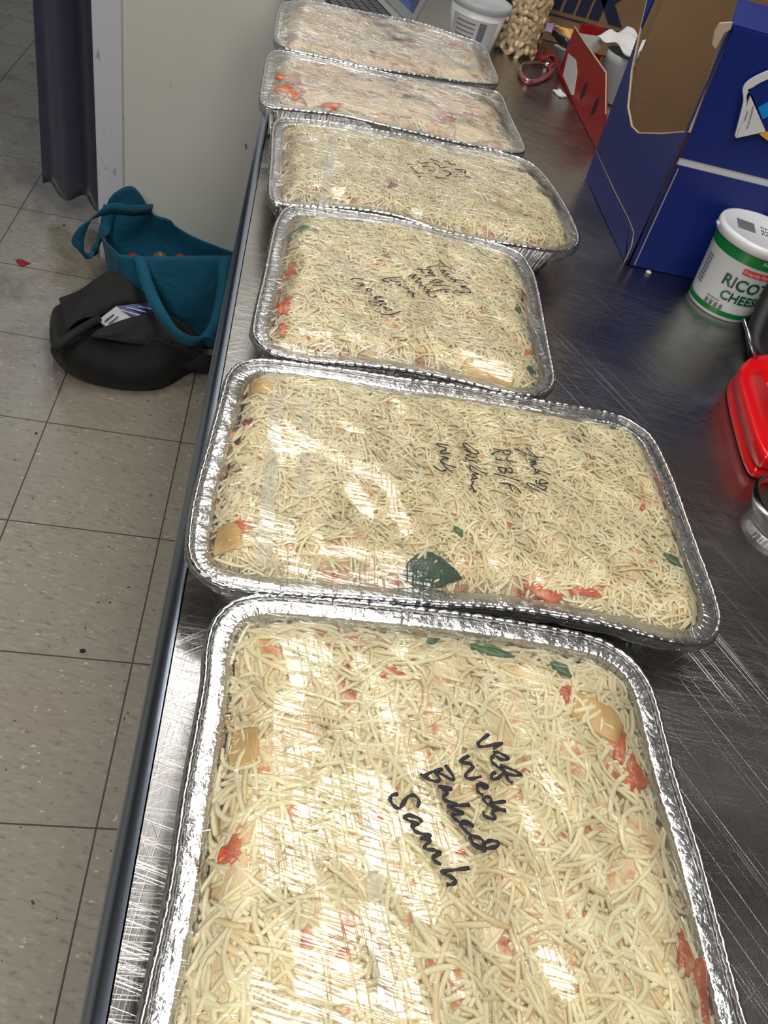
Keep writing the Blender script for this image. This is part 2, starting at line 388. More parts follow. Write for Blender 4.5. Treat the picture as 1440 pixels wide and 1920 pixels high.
# ------------------------------------------------------------------ foil trays
class Outline:
    def __init__(s, px, z, shrink=0):
        P = np.array([at(a, b, z=z)[:2] for a, b in px])
        P = resample(catmull(P, True, 10), .0012); P = smooth_closed(P, 30)
        s.P = P; s.z = z
        d = np.roll(P, -1, 0)-np.roll(P, 1, 0); d /= np.linalg.norm(d, axis=1)[:, None]
        area = .5*np.sum(P[:, 0]*np.roll(P[:, 1], -1)-np.roll(P[:, 0], -1)*P[:, 1])
        sg = 1 if area > 0 else -1
        s.Nn = smooth_closed(np.stack([-d[:, 1], d[:, 0]], 1)*sg, 16)
        s.Nn /= np.linalg.norm(s.Nn, axis=1)[:, None]
        ang = np.unwrap(np.arctan2(d[:, 1], d[:, 0])); k = np.abs(np.roll(ang, -6)-np.roll(ang, 6)); k[:7] = k[7]; k[-7:] = k[-8]
        s.curv = np.clip(smooth_closed(k[:, None], 25)[:, 0]/.30, 0, 1)
        s.c = P.mean(0)
        s.Q = P[::4]
    def inset(s, d):
        """the outline moved inwards, kept from folding over at the corners"""
        Q = s.P+s.Nn*d
        return smooth_closed(Q, int(6+d*900)) if d > .006 else Q
    def dist(s, x, y):
        x = np.asarray(x, float).ravel(); y = np.asarray(y, float).ravel(); out = np.empty(len(x)); Q = s.Q; R_ = np.roll(Q, -1, 0)
        for a in range(0, len(x), 4000):
            X = x[a:a+4000, None]; Y = y[a:a+4000, None]
            out[a:a+4000] = np.sqrt(((X-Q[None, :, 0])**2+(Y-Q[None, :, 1])**2).min(1))
            xi, yi, xj, yj = Q[:, 0], Q[:, 1], R_[:, 0], R_[:, 1]
            cr = ((yi[None] > Y) != (yj[None] > Y)) & (X < (xj-xi)[None]*(Y-yi[None])/((yj-yi)[None]+1e-12)+xi[None])
            out[a:a+4000] *= np.where(cr.sum(1) % 2 == 1, 1, -1)
        return out
class Tray:
    def __init__(s, px, label, mound=.008, warp=.002, seed=0, fill='filling', a1=0.1, a2=1.5, rim=RIM, lip=.014, dens=1.0, fade=.045, haze=.05):
        s.o = Outline(px, rim); s.rim = rim; s.mound = mound; s.seed = seed; s.warp = warp; s.lip = lip; s.fade = fade
        s.t = thing('lasagna_tray', (s.o.c[0], s.o.c[1], T), label, 'food tray', 'film-wrapped foil trays of lasagna')
        s.pan(); s.food(fill); s.film(film_mat('cling_film', a1, a2, dens, haze))
    def rz(s, x, y): return s.rim+s.warp*wob(x, y, 22, s.seed)
    def film_z(s, x, y):
        d = s.o.dist(x, y); x = np.ravel(x); y = np.ravel(y)
        dd = d+.004*wob(x, y, 45, s.seed+9)
        k = sstep(dd, .006, .006+s.fade)
        return s.rz(x, y)*1.0+.0012+k*(s.mound+.0016*wob(x, y, 50, s.seed+3)+.0008*wob(x, y, 120, s.seed+5)), d
    def cheese_z(s, x, y):
        z, d = s.film_z(x, y); gap = .0012+.006*(1-sstep(d, s.lip-.002, s.lip+.016)); return z-gap, d
    def pan(s):
        o = s.o; n = len(o.P); kk = np.arange(n)
        h = s.rim-T-.0006; L = s.lip
        prof = [(.0028, -.0030, 0), (.0022, -.0012, 0), (.004, -.0010, .2), (L*.55, -.0016, .4), (L*.85, -.0012, .5), (L, -.0020, .8), (L+.0015, -.006, 1), (L+.005, -.014, 1.3), (L+.011, -.028, 1.3), (L+.016, -h+.006, 1), (L+.019, -h+.001, .7), (L+.026, -h, .3)]
        V = []
        wave = np.sin(kk*.0012/.0042*2*PI+1.7*np.sin(kk*.021))*.6+np.sin(kk*.0012/.0071*2*PI)*.4
        for d, dz, a in prof:
            P = o.inset(d)+o.Nn*(wave*.0011*a*(.18+.82*o.curv))[:, None]
            base = s.rz(P[:, 0], P[:, 1]) if dz > -.02 else np.full(n, s.rim)
            V.append(np.c_[P, base+dz+wave*.0005*a*o.curv])
        m_ = len(prof); V = np.vstack(V+[np.array([[o.c[0], o.c[1], T+.0006]])])
        F = [(i*n+k, i*n+(k+1) % n, (i+1)*n+(k+1) % n, (i+1)*n+k) for i in range(m_-1) for k in range(n)]
        F += [((m_-1)*n+k, (m_-1)*n+(k+1) % n, m_*n) for k in range(n)]
        s.pan_o = solid(fixn(obj('foil_pan', V, F, 'foil', s.t)), .0004, -1 if False else 0)
        g = G(); P = resample(o.P, .0024); z = s.rz(P[:, 0], P[:, 1])
        k2 = np.arange(len(P)); r = .0021+.00035*np.sin(k2*1.9)+.0002*np.sin(k2*.7)
        g.tube(np.c_[P, z-.0006], r, 8, closed=True); g.make('rolled_rim', 'rim', s.pan_o, True)
    def rings(s, outer, nr, zf, step=4):
        P = outer[::step]; c = s.o.c; V = []
        for i in range(nr):
            t = (i/nr)**1.0; V.append(P+(c-P)*t)
        V = np.vstack(V+[c[None]]); n = len(P)
        F = [(i*n+k, i*n+(k+1) % n, (i+1)*n+(k+1) % n, (i+1)*n+k) for i in range(nr-1) for k in range(n)]+[((nr-1)*n+k, (nr-1)*n+(k+1) % n, nr*n) for k in range(n)]
        return np.c_[V, zf(V[:, 0], V[:, 1])], F
    def food(s, fill):
        def zf(x, y):
            z, d = s.cheese_z(x, y)
            return np.maximum(z-.0036-.0012*wob(x, y, 160, 11)-.005*(1-sstep(d, s.lip+.004, s.lip+.014)), T+.004)
        V, F = s.rings(s.o.inset(s.lip+.0045), 70, zf); obj('lasagna_filling', V, F, fill, s.t)
    def film(s, mat):
        V, F = s.rings(s.o.inset(.002), 110, lambda x, y: s.film_z(x, y)[0], 2)
        n = len(s.o.P[::2]); nr = 110
        # skirt over the rim and down the outside
        sk = []
        for d, dz in ((-.0012, -.001), (-.0028, -.0035), (-.0020, -.008), (.004, -.015), (.009, -.022)):
            P = (s.o.P+s.o.Nn*(d+.0012*wob(s.o.P[:, 0], s.o.P[:, 1], 180, 4)*(dz < -.005))[:, None])[::2] if True else 0
            sk.append(np.c_[P, s.rz(P[:, 0], P[:, 1])+dz])
        b = len(V); V = np.vstack([V]+sk)
        prev = 0
        for i in range(len(sk)):
            cur = b+i*n; F += [(prev+k, cur+k, cur+(k+1) % n, prev+(k+1) % n) for k in range(n)]; prev = cur
        s.film_o = fixn(obj('cling_film', V, F, mat, s.t)); face_up(s.film_o)
    def shreds(s, N, Lr=(.018, .040), r=.0013, depth=.0045, dmin=.020, bias=None, sparse=.5, name='shredded_cheese', region=None, seg=6, flat=.75):
        o = s.o; lo = o.P.min(0); hi = o.P.max(0); cs = []
        while sum(len(c) for c in cs) < N:
            p = RNG.uniform(lo, hi, (N*2, 2)); d = o.dist(p[:, 0], p[:, 1]); keep = d > dmin+.006*wob(p[:, 0], p[:, 1], 60, s.seed)
            den = sstep(wob(p[:, 0], p[:, 1], 75, s.seed+13), -1.5, -.3); keep &= RNG.uniform(size=len(p)) < (1-sparse)+sparse*den
            if region is not None: keep &= region(p)
            cs.append(p[keep])
        p = np.vstack(cs)[:N]; K = seg; S = 5
        th = RNG.uniform(0, 2*PI, N) if bias is None else RNG.normal(bias, .8, N)
        L = RNG.uniform(*Lr, N); cur = RNG.normal(0, 26, N)*np.where(RNG.uniform(size=N) < .25, 2.2, 1); dep = RNG.uniform(0, 1, N)**.8*depth
        pts = np.zeros((N, K, 3)); q = p.copy(); ds = L/(K-1); t0 = th-cur*L/2
        q = p-np.stack([np.cos(th), np.sin(th)], 1)*(L/2)[:, None]
        for k in range(K):
            pts[:, k, :2] = q; a = t0+cur*ds*(k+.5)
            q = q+np.stack([np.cos(a), np.sin(a)], 1)*ds[:, None]
        rr = RNG.uniform(.75, 1.25, N)*r
        z, d = s.cheese_z(pts[:, :, 0].ravel(), pts[:, :, 1].ravel()); z = z.reshape(N, K); d = d.reshape(N, K)
        ph = RNG.uniform(0, 6.28, N)[:, None]
        z = z-dep[:, None]-rr[:, None]+.0009*np.sin(np.arange(K)[None]*1.3+ph)
        z = np.minimum(z, s.cheese_z(pts[:, :, 0].ravel(), pts[:, :, 1].ravel())[0].reshape(N, K)+.0004-rr[:, None]*flat)
        z = np.where(d < .006, s.rim+.0003, z); pts[:, :, 2] = z
        ok = d.min(1) > s.lip-.001; pts = pts[ok]; rr = rr[ok]; N = len(pts)
        tn = np.gradient(pts, axis=1); tn /= np.linalg.norm(tn, axis=2)[:, :, None]+1e-9
        u = np.cross(tn, np.array([0, 0, 1.])); u /= np.linalg.norm(u, axis=2)[:, :, None]+1e-9; w = np.cross(u, tn)
        A = np.arange(S)*2*PI/S; tp = np.ones(K); tp[0] = tp[-1] = .7
        ring = (pts[:, :, None, :]+rr[:, None, None, None]*tp[None, :, None, None]*(u[:, :, None, :]*np.cos(A)[None, None, :, None]+w[:, :, None, :]*np.sin(A)[None, None, :, None]*flat))
        V = ring.reshape(-1, 3)-np.array(s.t.location)
        base = (np.arange(N)*K*S)[:, None, None, None]
        i = np.arange(K-1)[None, :, None, None]*S; k = np.arange(S)[None, None, :, None]; k1 = (np.arange(S)+1) % S; k1 = k1[None, None, :, None]
        quads = np.concatenate([base+i+k, base+i+k1, base+i+S+k1, base+i+S+k], axis=3).reshape(-1, 4)
        b2 = (np.arange(N)*K*S)[:, None]; capa = b2+np.arange(S)[None, ::-1]; capb = b2+(K-1)*S+np.arange(S)[None]
        caps = np.concatenate([capa, capb])
        me = bpy.data.meshes.new(name); me.vertices.add(len(V)); me.vertices.foreach_set('co', V.ravel())
        nl = quads.size+caps.size; me.loops.add(nl); me.loops.foreach_set('vertex_index', np.concatenate([quads.ravel(), caps.ravel()]).astype(np.int32))
        me.polygons.add(len(quads)+len(caps))
        st = np.concatenate([np.arange(len(quads))*4, quads.size+np.arange(len(caps))*S]).astype(np.int32)
        me.polygons.foreach_set('loop_start', st); me.update(calc_edges=True)
        me.polygons.foreach_set('use_smooth', [True]*len(me.polygons))
        at_ = me.attributes.new('tint', 'FLOAT', 'POINT'); at_.data.foreach_set('value', np.repeat(RNG.uniform(0, 1, N), K*S).astype(np.float32))
        me.materials.append(MT['cheese']); ob = bpy.data.objects.new(name, me); C.objects.link(ob); ob.parent = s.t; ob['kind'] = 'stuff'; return ob
    def P(s, px, py, dz=0):
        p = at(px, py, z=s.rim+s.mound*.8)
        z, d = s.cheese_z([p[0]], [p[1]]); return np.array([p[0], p[1], z[0]+dz])
    def blobs(s, name, mat, lst, lift=0):
        for (px, py, rad, asp, ang) in lst:
            g = G()
            c = s.P(px, py, -.0026+lift); n1, n2 = 20, 7; V = []; ca, sa = math.cos(ang), math.sin(ang); ph = random.uniform(0, 6)
            for j in range(n2):
                q = j/(n2-1)*PI/2*1.15
                for i in range(n1):
                    a = 2*PI*i/n1; r_ = rad*math.sin(min(q, PI/2)+.02)*(1+.22*math.sin(3*a+ph)+.12*math.sin(7*a+2*ph)); x = r_*math.cos(a)*asp; y = r_*math.sin(a)
                    V.append((c[0]+x*ca-y*sa, c[1]+x*sa+y*ca, c[2]+.0022*math.cos(q)))
            F = [(j*n1+i, j*n1+(i+1) % n1, (j+1)*n1+(i+1) % n1, (j+1)*n1+i) for j in range(n2-1) for i in range(n1)]+[tuple(range(n1))]
            g.add(V, F); g.make(name, mat, s.t, True)
    def slab(s, name, mat, px, py, lx, ly, ang, th=.0022, dz=-.001, tilt=0):
        c = s.P(px, py, dz); n = 10; ca, sa = math.cos(ang), math.sin(ang); V = []; ph = random.uniform(0, 6)
        for j in range(n+1):
            for i in range(n+1):
                u = i/n-.5; v = j/n-.5; x = lx*u*(1+.05*math.sin(v*6+ph)); y = ly*v*(1+.05*math.sin(u*5+ph))
                V.append([c[0]+x*ca-y*sa, c[1]+x*sa+y*ca, 0])
        V = np.array(V); z, d = s.cheese_z(V[:, 0], V[:, 1]); V[:, 2] = z+dz+.0008*np.sin(V[:, 0]*180+ph)
        F = [(j*(n+1)+i, j*(n+1)+i+1, (j+1)*(n+1)+i+1, (j+1)*(n+1)+i) for j in range(n) for i in range(n)]
        return solid(obj(name, V, F, mat, s.t), th, 0)
    def leaf(s, px, py, L, W, ang, dz=.0004, mat='leaf'):
        c = s.P(px, py, dz); n = 14; ca, sa = math.cos(ang), math.sin(ang); V = []
        for i in range(n+1):
            t = i/n; w = W*math.sin(PI*t**.8)*(1+.08*math.sin(t*30)); x = (t-.5)*L
            for v in (-1, -.5, 0, .5, 1):
                y = v*w/2+.1*L*math.sin(t*3); V.append([c[0]+x*ca-y*sa, c[1]+x*sa+y*ca, -.0012*abs(v)+.0006*math.sin(t*14)*v])
        V = np.array(V); z, d = s.cheese_z(V[:, 0], V[:, 1]); V[:, 2] += z+dz
        F = [(i*5+k, i*5+k+1, (i+1)*5+k+1, (i+1)*5+k) for i in range(n) for k in range(4)]
        return solid(obj('basil_leaf', V, F, mat, s.t), .0005, 0)
    def write(s, strokes, ox, oy, sc, w):
        g = G()
        for st in strokes:
            P = np.array([at(ox+a*sc, oy+b*sc, z=s.rim+s.mound+.002)[:2] for a, b in st])
            if len(P) > 2: P = catmull(P, False, 5)
            else: P = resample(P, .002, False)
            z, d = s.film_z(P[:, 0], P[:, 1]); n = len(P)
            g.tube(np.c_[P, z+.0003], [w*(.42+.10*math.sin(k*.9)) for k in range(n)], 6, flat=.15)
        g.make('handwriting', 'ink', s.film_o, True)['label'] = 'black marker handwriting on the film'

O6 = [(265, 1917), (282, 1834), (302, 1751), (323, 1647), (344, 1501), (364, 1390), (384, 1280), (388, 1215), (404, 1160), (436, 1130), (473, 1118), (532, 1116), (615, 1124), (840, 1149), (933, 1162), (1067, 1186), (1135, 1206), (1190, 1245), (1222, 1295), (1240, 1353), (1271, 1469), (1304, 1575), (1338, 1702), (1378, 1849), (1400, 1925), (1440, 2040), (1480, 2200), (1440, 2280), (1330, 2310), (900, 2300), (400, 2260), (240, 2240), (195, 2190), (200, 2110), (228, 2040)]
O5 = [(495, 673), (455, 680), (430, 702), (418, 741), (390, 842), (367, 928), (355, 1009), (358, 1050), (385, 1082), (440, 1102), (540, 1114), (670, 1122), (780, 1130), (850, 1134), (918, 1136), (1034, 1151), (1170, 1182), (1268, 1207), (1326, 1203), (1348, 1174), (1347, 1142), (1326, 1073), (1287, 972), (1248, 875), (1221, 820), (1190, 794), (1151, 776), (1073, 762), (957, 743), (840, 723), (748, 712), (660, 696), (573, 682)]
O4 = [(560, 389), (533, 397), (518, 420), (508, 460), (497, 516), (484, 570), (475, 618), (482, 640), (505, 657), (560, 672), (652, 682), (760, 694), (850, 709), (912, 724), (983, 740), (1021, 736), (1039, 714), (1037, 681), (1021, 606), (1004, 525), (990, 495), (970, 473), (912, 452), (830, 434), (740, 414), (650, 398)]
O3 = [(545, 224), (520, 228), (512, 245), (509, 300), (505, 354), (511, 380), (545, 386), (640, 389), (750, 405), (850, 436), (950, 458), (1030, 472), (1070, 468), (1084, 450), (1070, 410), (1045, 365), (1015, 325), (985, 302), (930, 284), (850, 270), (733, 250), (630, 234)]
O2 = [(527, 94), (505, 103), (498, 125), (489, 185), (500, 200), (560, 208), (640, 218), (720, 236), (820, 256), (900, 272), (955, 284), (982, 282), (978, 258), (955, 213), (940, 181), (922, 170), (841, 158), (760, 146), (697, 132), (610, 112)]
O1 = [(545, 2), (527, 10), (519, 40), (516, 72), (525, 86), (560, 98), (630, 112), (697, 126), (790, 141), (877, 155), (922, 159), (934, 150), (922, 118), (902, 84), (841, 61), (769, 40), (661, 18), (590, 4)]
LB = [
 'nearest foil lasagna tray at the front, marked baked in large black marker letters',
 'widest foil lasagna tray, second from the front, with turkey written in black on its film',
 'small foil lasagna tray marked no eggs, between the widest tray and the blob-spotted one',
 'foil lasagna tray with flat dense cheese and one brown spot, left of the blue box',
 'foil lasagna tray without writing, red sauce at its left end, herbs at its right',
 'farthest foil lasagna tray with pale pasta and no herbs, beside the laptop']
t6 = Tray(O6, LB[0], mound=.009, seed=1, a1=.2, a2=1.38, lip=.013, dens=1.0, fade=.035)
t6.shreds(4200, (.018, .048), .0016, .0055, dmin=.0175, seg=7)
t6.shreds(110, (.018, .035), .0015, .003, dmin=.012, seg=7, name='loose_cheese_shreds')
t5 = Tray(O5, LB[1], mound=.009, seed=4, a1=.08, a2=1.5, lip=.013, dens=1.3, fade=.03)
t5.shreds(5000, (.012, .032), .0012, .0035, dmin=.0165)
t5.shreds(60, (.015, .03), .0013, .002, dmin=.010, name='loose_cheese_shreds')
t4 = Tray(O4, LB[2], mound=.008, seed=7, a1=.1, a2=1.4, lip=.013, fade=.03, dens=.8)
t4.shreds(3200, (.014, .032), .0012, .0035, dmin=.018)
t4.shreds(40, (.015, .03), .0013, .002, dmin=.010, name='loose_cheese_shreds')
t3 = Tray(O3, LB[3], mound=.007, seed=12, a1=.1, a2=1.5, lip=.012, fade=.03, dens=1.0)
t3.shreds(4200, (.010, .026), .0011, .0025, dmin=.017, sparse=.2)
t2 = Tray(O2, LB[4], mound=.006, seed=15, fill='filling_pale', a1=.12, a2=1.3, lip=.012, fade=.03, haze=.14)
t2.shreds(420, (.012, .028), .0012, .003, dmin=.018)
t1 = Tray(O1, LB[5], mound=.006, seed=18, fill='filling_pale', a1=.12, a2=1.3, lip=.012, fade=.03, haze=.14)
t1.shreds(500, (.012, .028), .0012, .003, dmin=.018)
# trimmings under the film
t6.leaf(925, 1218, .030, .014, -.25); t6.leaf(1050, 1258, .016, .010, -.8); t6.leaf(815, 1200, .012, .006, .6)
t6.slab('pasta_sheet', 'pasta', 460, 1395, .014, .022, 0, dz=-.0022); t6.slab('pasta_sheet', 'pasta', 1120, 1345, .034, .020, -.5, dz=-.0022)
t6.blobs('tomato_sauce', 'sauce', [(1160, 1390, .007, 1.6, 1.4), (1195, 1450, .007, 1.8, 1.3), (1060, 1300, .004, 1.6, 1.2), (735, 1262, .004, 2.4, -.1), (440, 1590, .006, 1.4, 1), (1330, 1850, .006, 2.6, 1.3), (1290, 1790, .005, 2.4, 1.3), (700, 1530, .004, 1.2, 0), (860, 1600, .003, 1.3, 0)])
t5.leaf(815, 1072, .044, .024, .05, .0002, 'darkleaf'); t5.leaf(428, 1062, .020, .009, .35); t5.leaf(1152, 797, .013, .004, 1.4); t5.leaf(1262, 1052, .018, .009, -.8); t5.leaf(858, 1000, .010, .006, -1.0)
t5.slab('pasta_sheet', 'pasta', 497, 722, .022, .018, 0, dz=-.002); t5.slab('pasta_sheet', 'pasta', 430, 1002, .016, .022, 0, dz=-.002)
t5.blobs('grated_carrot', 'carrot', [(425, 806, .0055, 1.4, 1.1), (402, 918, .0045, 1.0, 0), (440, 790, .0035, 1.2, .5)])
t5.blobs('red_onion', 'onion', [(470, 785, .005, 1.0, 0)])
t5.blobs('tomato_sauce', 'sauce', [(1035, 1095, .008, 1.9, -.1), (1105, 1100, .006, 1.8, 0), (900, 1098, .004, 2.0, 0), (1200, 1160, .005, 1.0, 1), (460, 985, .006, 1.2, 0), (650, 1085, .004, 2, 0), (1205, 950, .003, 1.5, 1)])
t4.leaf(565, 430, .036, .010, -.12); t4.leaf(975, 578, .012, .008, 1.2); t4.leaf(1000, 690, .016, .008, .6)
t4.slab('pasta_sheet', 'pasta', 920, 692, .050, .010, -.22, dz=-.0018)
t4.blobs('tomato_sauce', 'sauce', [(552, 500, .008, 2.0, 1.5), (540, 570, .008, 2.0, 1.5), (535, 610, .006, 1.6, 1.4), (750, 665, .006, 3.0, -.1), (850, 685, .006, 2.4, -.2), (990, 655, .006, 1.3, 1)])
t4.blobs('meat_crumb', 'onion', [(722, 483, .004, 1.5, -.1), (744, 482, .001, 1, 0)])
t3.leaf(650, 384, .060, .016, -.22, .001); t3.leaf(1018, 362, .022, .012, -.9); t3.leaf(985, 322, .026, .010, -.5)
t3.blobs('tomato_sauce', 'sauce', [(530, 290, .007, 2.0, 1.4), (545, 250, .006, 1.4, 1), (700, 388, .007, 2.6, -.2), (540, 330, .004, 1.6, .8)])
t3.blobs('brown_spot', 'onion', [(738, 343, .0065, 1.1, 0)])
t2.blobs('tomato_sauce', 'sauce', [(545, 145, .017, 1.2, 1.2), (552, 170, .018, 1.2, 1.2), (534, 168, .012, 1.3, 1.2), (625, 195, .010, 1.8, .9), (900, 262, .012, 1.6, .2), (880, 215, .012, 1.5, .5), (835, 222, .009, 1.8, .5), (720, 225, .007, 2.0, -.2)], .0015)
t1.blobs('tomato_sauce', 'sauce', [(690, 118, .010, 2.4, -.1), (870, 122, .012, 1.8, -.3), (575, 68, .009, 1.6, .4), (640, 70, .008, 1.4, .2), (550, 85, .006, 2.6, 0), (860, 85, .009, 2.6, -.7)])
for (px, py, lx, ly, a) in [(595, 180, .05, .04, .6), (660, 190, .055, .045, -.2), (725, 200, .06, .05, .3), (790, 205, .055, .045, -.3), (850, 200, .05, .04, .2), (890, 245, .065, .035, .3), (780, 175, .06, .035, -.1), (690, 165, .06, .03, -.1)]:
    t2.slab('pasta_sheet', 'sheet', px, py, lx, ly, a, dz=-.0022+random.uniform(0, .0008))
for (px, py, lx, ly, a) in [(560, 50, .055, .05, .2), (620, 72, .06, .05, -.2), (700, 85, .06, .05, .2), (760, 95, .06, .045, -.2), (830, 110, .06, .045, .1), (870, 140, .07, .03, -.15), (750, 65, .07, .035, -.2), (650, 45, .07, .03, -.1)]:
    t1.slab('pasta_sheet', 'sheet', px, py, lx, ly, a, dz=-.0022+random.uniform(0, .0008))
t2.leaf(908, 186, .050, .026, -.4); t2.leaf(742, 240, .022, .012, 0); t2.leaf(795, 246, .030, .014, -.1); t2.leaf(945, 245, .040, .014, -1.2); t2.leaf(517, 185, .020, .010, .5)

def fold(tr, pts, w):
    """a strip where the film overlaps itself"""
    P = resample(np.array([at(a, b, z=tr.rim+tr.mound)[:2] for a, b in pts]), .004, False); d = np.gradient(P, axis=0); d /= np.linalg.norm(d, axis=1)[:, None]
    nn = np.stack([-d[:, 1], d[:, 0]], 1)*w/2; n = len(P); V = []
    for q in (P+nn, P, P-nn): V.append(np.c_[q, tr.film_z(q[:, 0], q[:, 1])[0]+.0004])
    o = obj('film_fold', np.vstack(V), [(j*n+k, j*n+k+1, (j+1)*n+k+1, (j+1)*n+k) for j in range(2) for k in range(n-1)], FOLD, tr.film_o); face_up(o)
FOLD = film_mat('film_fold', .3, 1.3, 1.0, .14)
fold(t5, [(520, 740), (508, 880), (494, 1055)], .010); fold(t5, [(576, 745), (570, 850), (568, 930)], .006)
fold(t3, [(625, 262), (616, 320), (607, 384)], .010); fold(t6, [(690, 1500), (705, 1700), (722, 1915)], .008)
t6.write([[(1035, 185), (960, 240), (935, 270), (945, 290), (1010, 290), (1160, 262), (1100, 290), (1078, 318)],
 [(1075, 345), (1130, 345), (1220, 395), (1150, 400), (1090, 370), (1062, 400), (1090, 440), (1150, 480), (1210, 515)], [(1140, 450), (1250, 485), (1340, 535), (1240, 530), (1140, 480)], [(1110, 510), (1070, 530), (1080, 570), (1130, 560), (1185, 520), (1225, 580), (1265, 605)],
 [(855, 375), (770, 430), (860, 445), (895, 475), (835, 530), (840, 570), (890, 575), (975, 552)], [(950, 608), (1040, 635), (1000, 652), (945, 625), (940, 675), (960, 700), (995, 718)],
 [(1205, 768), (1100, 780), (1045, 800), (1000, 760), (1015, 732), (1060, 738), (1070, 775)], [(1050, 800), (1150, 835), (1205, 850), (1110, 845), (1080, 870), (1105, 930), (1010, 905), (1000, 860)],
 [(640, 460), (725, 570), (690, 580), (560, 520), (595, 585), (550, 605), (470, 575), (415, 540)], [(620, 495), (530, 520), (440, 565)],
 [(580, 650), (690, 655), (690, 672), (620, 668), (670, 695), (632, 735), (650, 770), (760, 800)], [(875, 805), (740, 815), (675, 825), (720, 850), (812, 872), (770, 892), (710, 900), (720, 930), (770, 965), (830, 975), (895, 1000), (870, 965), (795, 962), (790, 1000), (820, 1040), (880, 1085), (960, 1110), (995, 1150), (960, 1190), (900, 1160), (870, 1110), (900, 1085)],
 [(1000, 1240), (1005, 1160), (1060, 1130), (1120, 1140), (1125, 1175), (1040, 1200), (930, 1195), (880, 1150)],
 [(220, 722), (160, 735), (150, 780), (190, 830), (240, 840), (300, 750), (360, 730), (408, 775), (395, 840)],
 [(440, 970), (400, 930), (310, 905), (280, 925), (330, 960), (410, 985), (350, 1000), (375, 1045), (430, 1070), (512, 1085), (490, 1105), (420, 1112), (500, 1118), (505, 1140), (462, 1185), (480, 1215), (540, 1220), (600, 1242), (560, 1255), (600, 1262), (535, 1285), (550, 1325), (605, 1355)],
 [(860, 1385), (730, 1402), (605, 1425), (690, 1465), (735, 1505), (700, 1535), (650, 1535)]], 700, 1340, .2083, .0022)
t5.write([[(320, 178), (210, 160), (205, 178), (280, 205), (290, 222), (235, 240), (255, 262), (335, 262)], [(245, 290), (320, 310), (260, 315), (238, 345), (275, 370)], [(390, 400), (300, 375), (245, 350), (280, 395), (350, 455)], [(290, 420), (240, 435), (165, 380)],
 [(470, 160), (468, 138), (500, 145), (605, 220), (600, 242), (540, 235), (470, 165)], [(470, 210), (540, 250), (485, 272), (565, 290)], [(480, 295), (485, 322), (560, 330), (585, 355)], [(598, 308), (606, 314)],
 [(510, 370), (600, 425), (685, 470)], [(515, 385), (530, 430), (600, 462), (545, 465), (592, 500), (530, 512), (550, 545), (530, 575), (545, 605), (555, 640)], [(622, 492), (630, 498)],
 [(745, 205), (830, 218), (912, 230), (900, 262), (860, 255), (835, 228)], [(820, 225), (765, 240), (735, 262)], [(770, 310), (870, 320)], [(870, 295), (920, 360)],
 [(790, 390), (860, 396), (925, 400), (918, 448), (875, 430), (862, 402), (858, 450), (820, 440), (788, 388)], [(745, 455), (995, 530)], [(805, 550), (935, 575), (1010, 650)], [(885, 560), (930, 630)],
 [(1070, 190), (1120, 240), (1180, 295)], [(975, 210), (1050, 245), (1130, 275), (1240, 290)], [(1085, 310), (1165, 330), (1100, 342), (1165, 355), (1112, 372), (1140, 410), (1150, 440)], [(1140, 410), (1220, 440), (1300, 465)], [(1190, 430), (1135, 460)], [(1160, 445), (1200, 465)],
 [(1155, 520), (1165, 560), (1260, 550), (1215, 520), (1185, 535), (1200, 580), (1252, 590), (1225, 625), (1160, 590), (1100, 555), (1065, 555), (1110, 600), (1175, 630)]], 780, 800, .19444, .0015)
t4.write([[(92, 335), (130, 315), (215, 322)], [(145, 358), (215, 365), (175, 385), (225, 385)], [(240, 420), (270, 408), (295, 425), (260, 436), (240, 420)], [(320, 505), (345, 485), (385, 490), (335, 508), (350, 530), (415, 530)], [(260, 540), (310, 552), (400, 540), (432, 568), (395, 562), (360, 585), (305, 578)], [(400, 590), (440, 600), (490, 625), (435, 620), (425, 600)], [(380, 655), (440, 665), (510, 660), (572, 635)],
 [(460, 355), (400, 315), (540, 305), (630, 345)], [(470, 315), (500, 340), (560, 345)], [(560, 390), (575, 365), (560, 388), (640, 405), (665, 402)], [(640, 430), (690, 432), (700, 450), (640, 440), (690, 450), (700, 485)],
 [(645, 300), (725, 292), (680, 315), (765, 320), (712, 345), (775, 352), (760, 375), (820, 385), (800, 400), (862, 410), (822, 425), (900, 422), (1000, 415)], [(845, 450), (880, 470), (930, 460)],
 [(720, 245), (800, 245), (862, 252), (830, 275), (885, 265)], [(770, 250), (790, 280)], [(800, 300), (900, 300)], [(850, 280), (910, 300)], [(860, 345), (870, 360), (985, 352), (920, 335), (870, 348)], [(880, 378), (1050, 390)], [(1000, 418), (1050, 425), (1100, 448)], [(1000, 435), (1040, 440)],
 [(935, 155), (1010, 205), (1065, 232)], [(825, 228), (900, 212), (1020, 208)], [(950, 245), (1010, 245), (975, 262), (1040, 270), (1000, 285), (1050, 300), (1065, 320)], [(1060, 320), (1185, 332)], [(1110, 325), (1080, 345)], [(1150, 385), (1210, 390), (1155, 400), (1215, 412), (1245, 440), (1220, 460), (1110, 430), (1120, 447), (1200, 455)]], 640, 460, .19444, .0017)
t3.write([[(190, 210), (280, 215)], [(240, 240), (300, 280), (360, 330), (440, 335)], [(360, 380), (410, 375)], [(350, 170), (400, 195), (520, 180)], [(420, 240), (540, 240)], [(510, 290), (610, 295)], [(600, 190), (660, 210), (700, 250), (780, 240)], [(730, 295), (830, 310), (840, 350), (780, 370)], [(610, 385), (780, 408)], [(740, 155), (810, 165), (850, 200), (920, 190)], [(910, 270), (1060, 280), (1060, 325)], [(990, 290), (1030, 320)], [(1060, 370), (1130, 380), (1135, 405)], [(540, 130), (640, 150)]], 740, 280, .125, .0024)

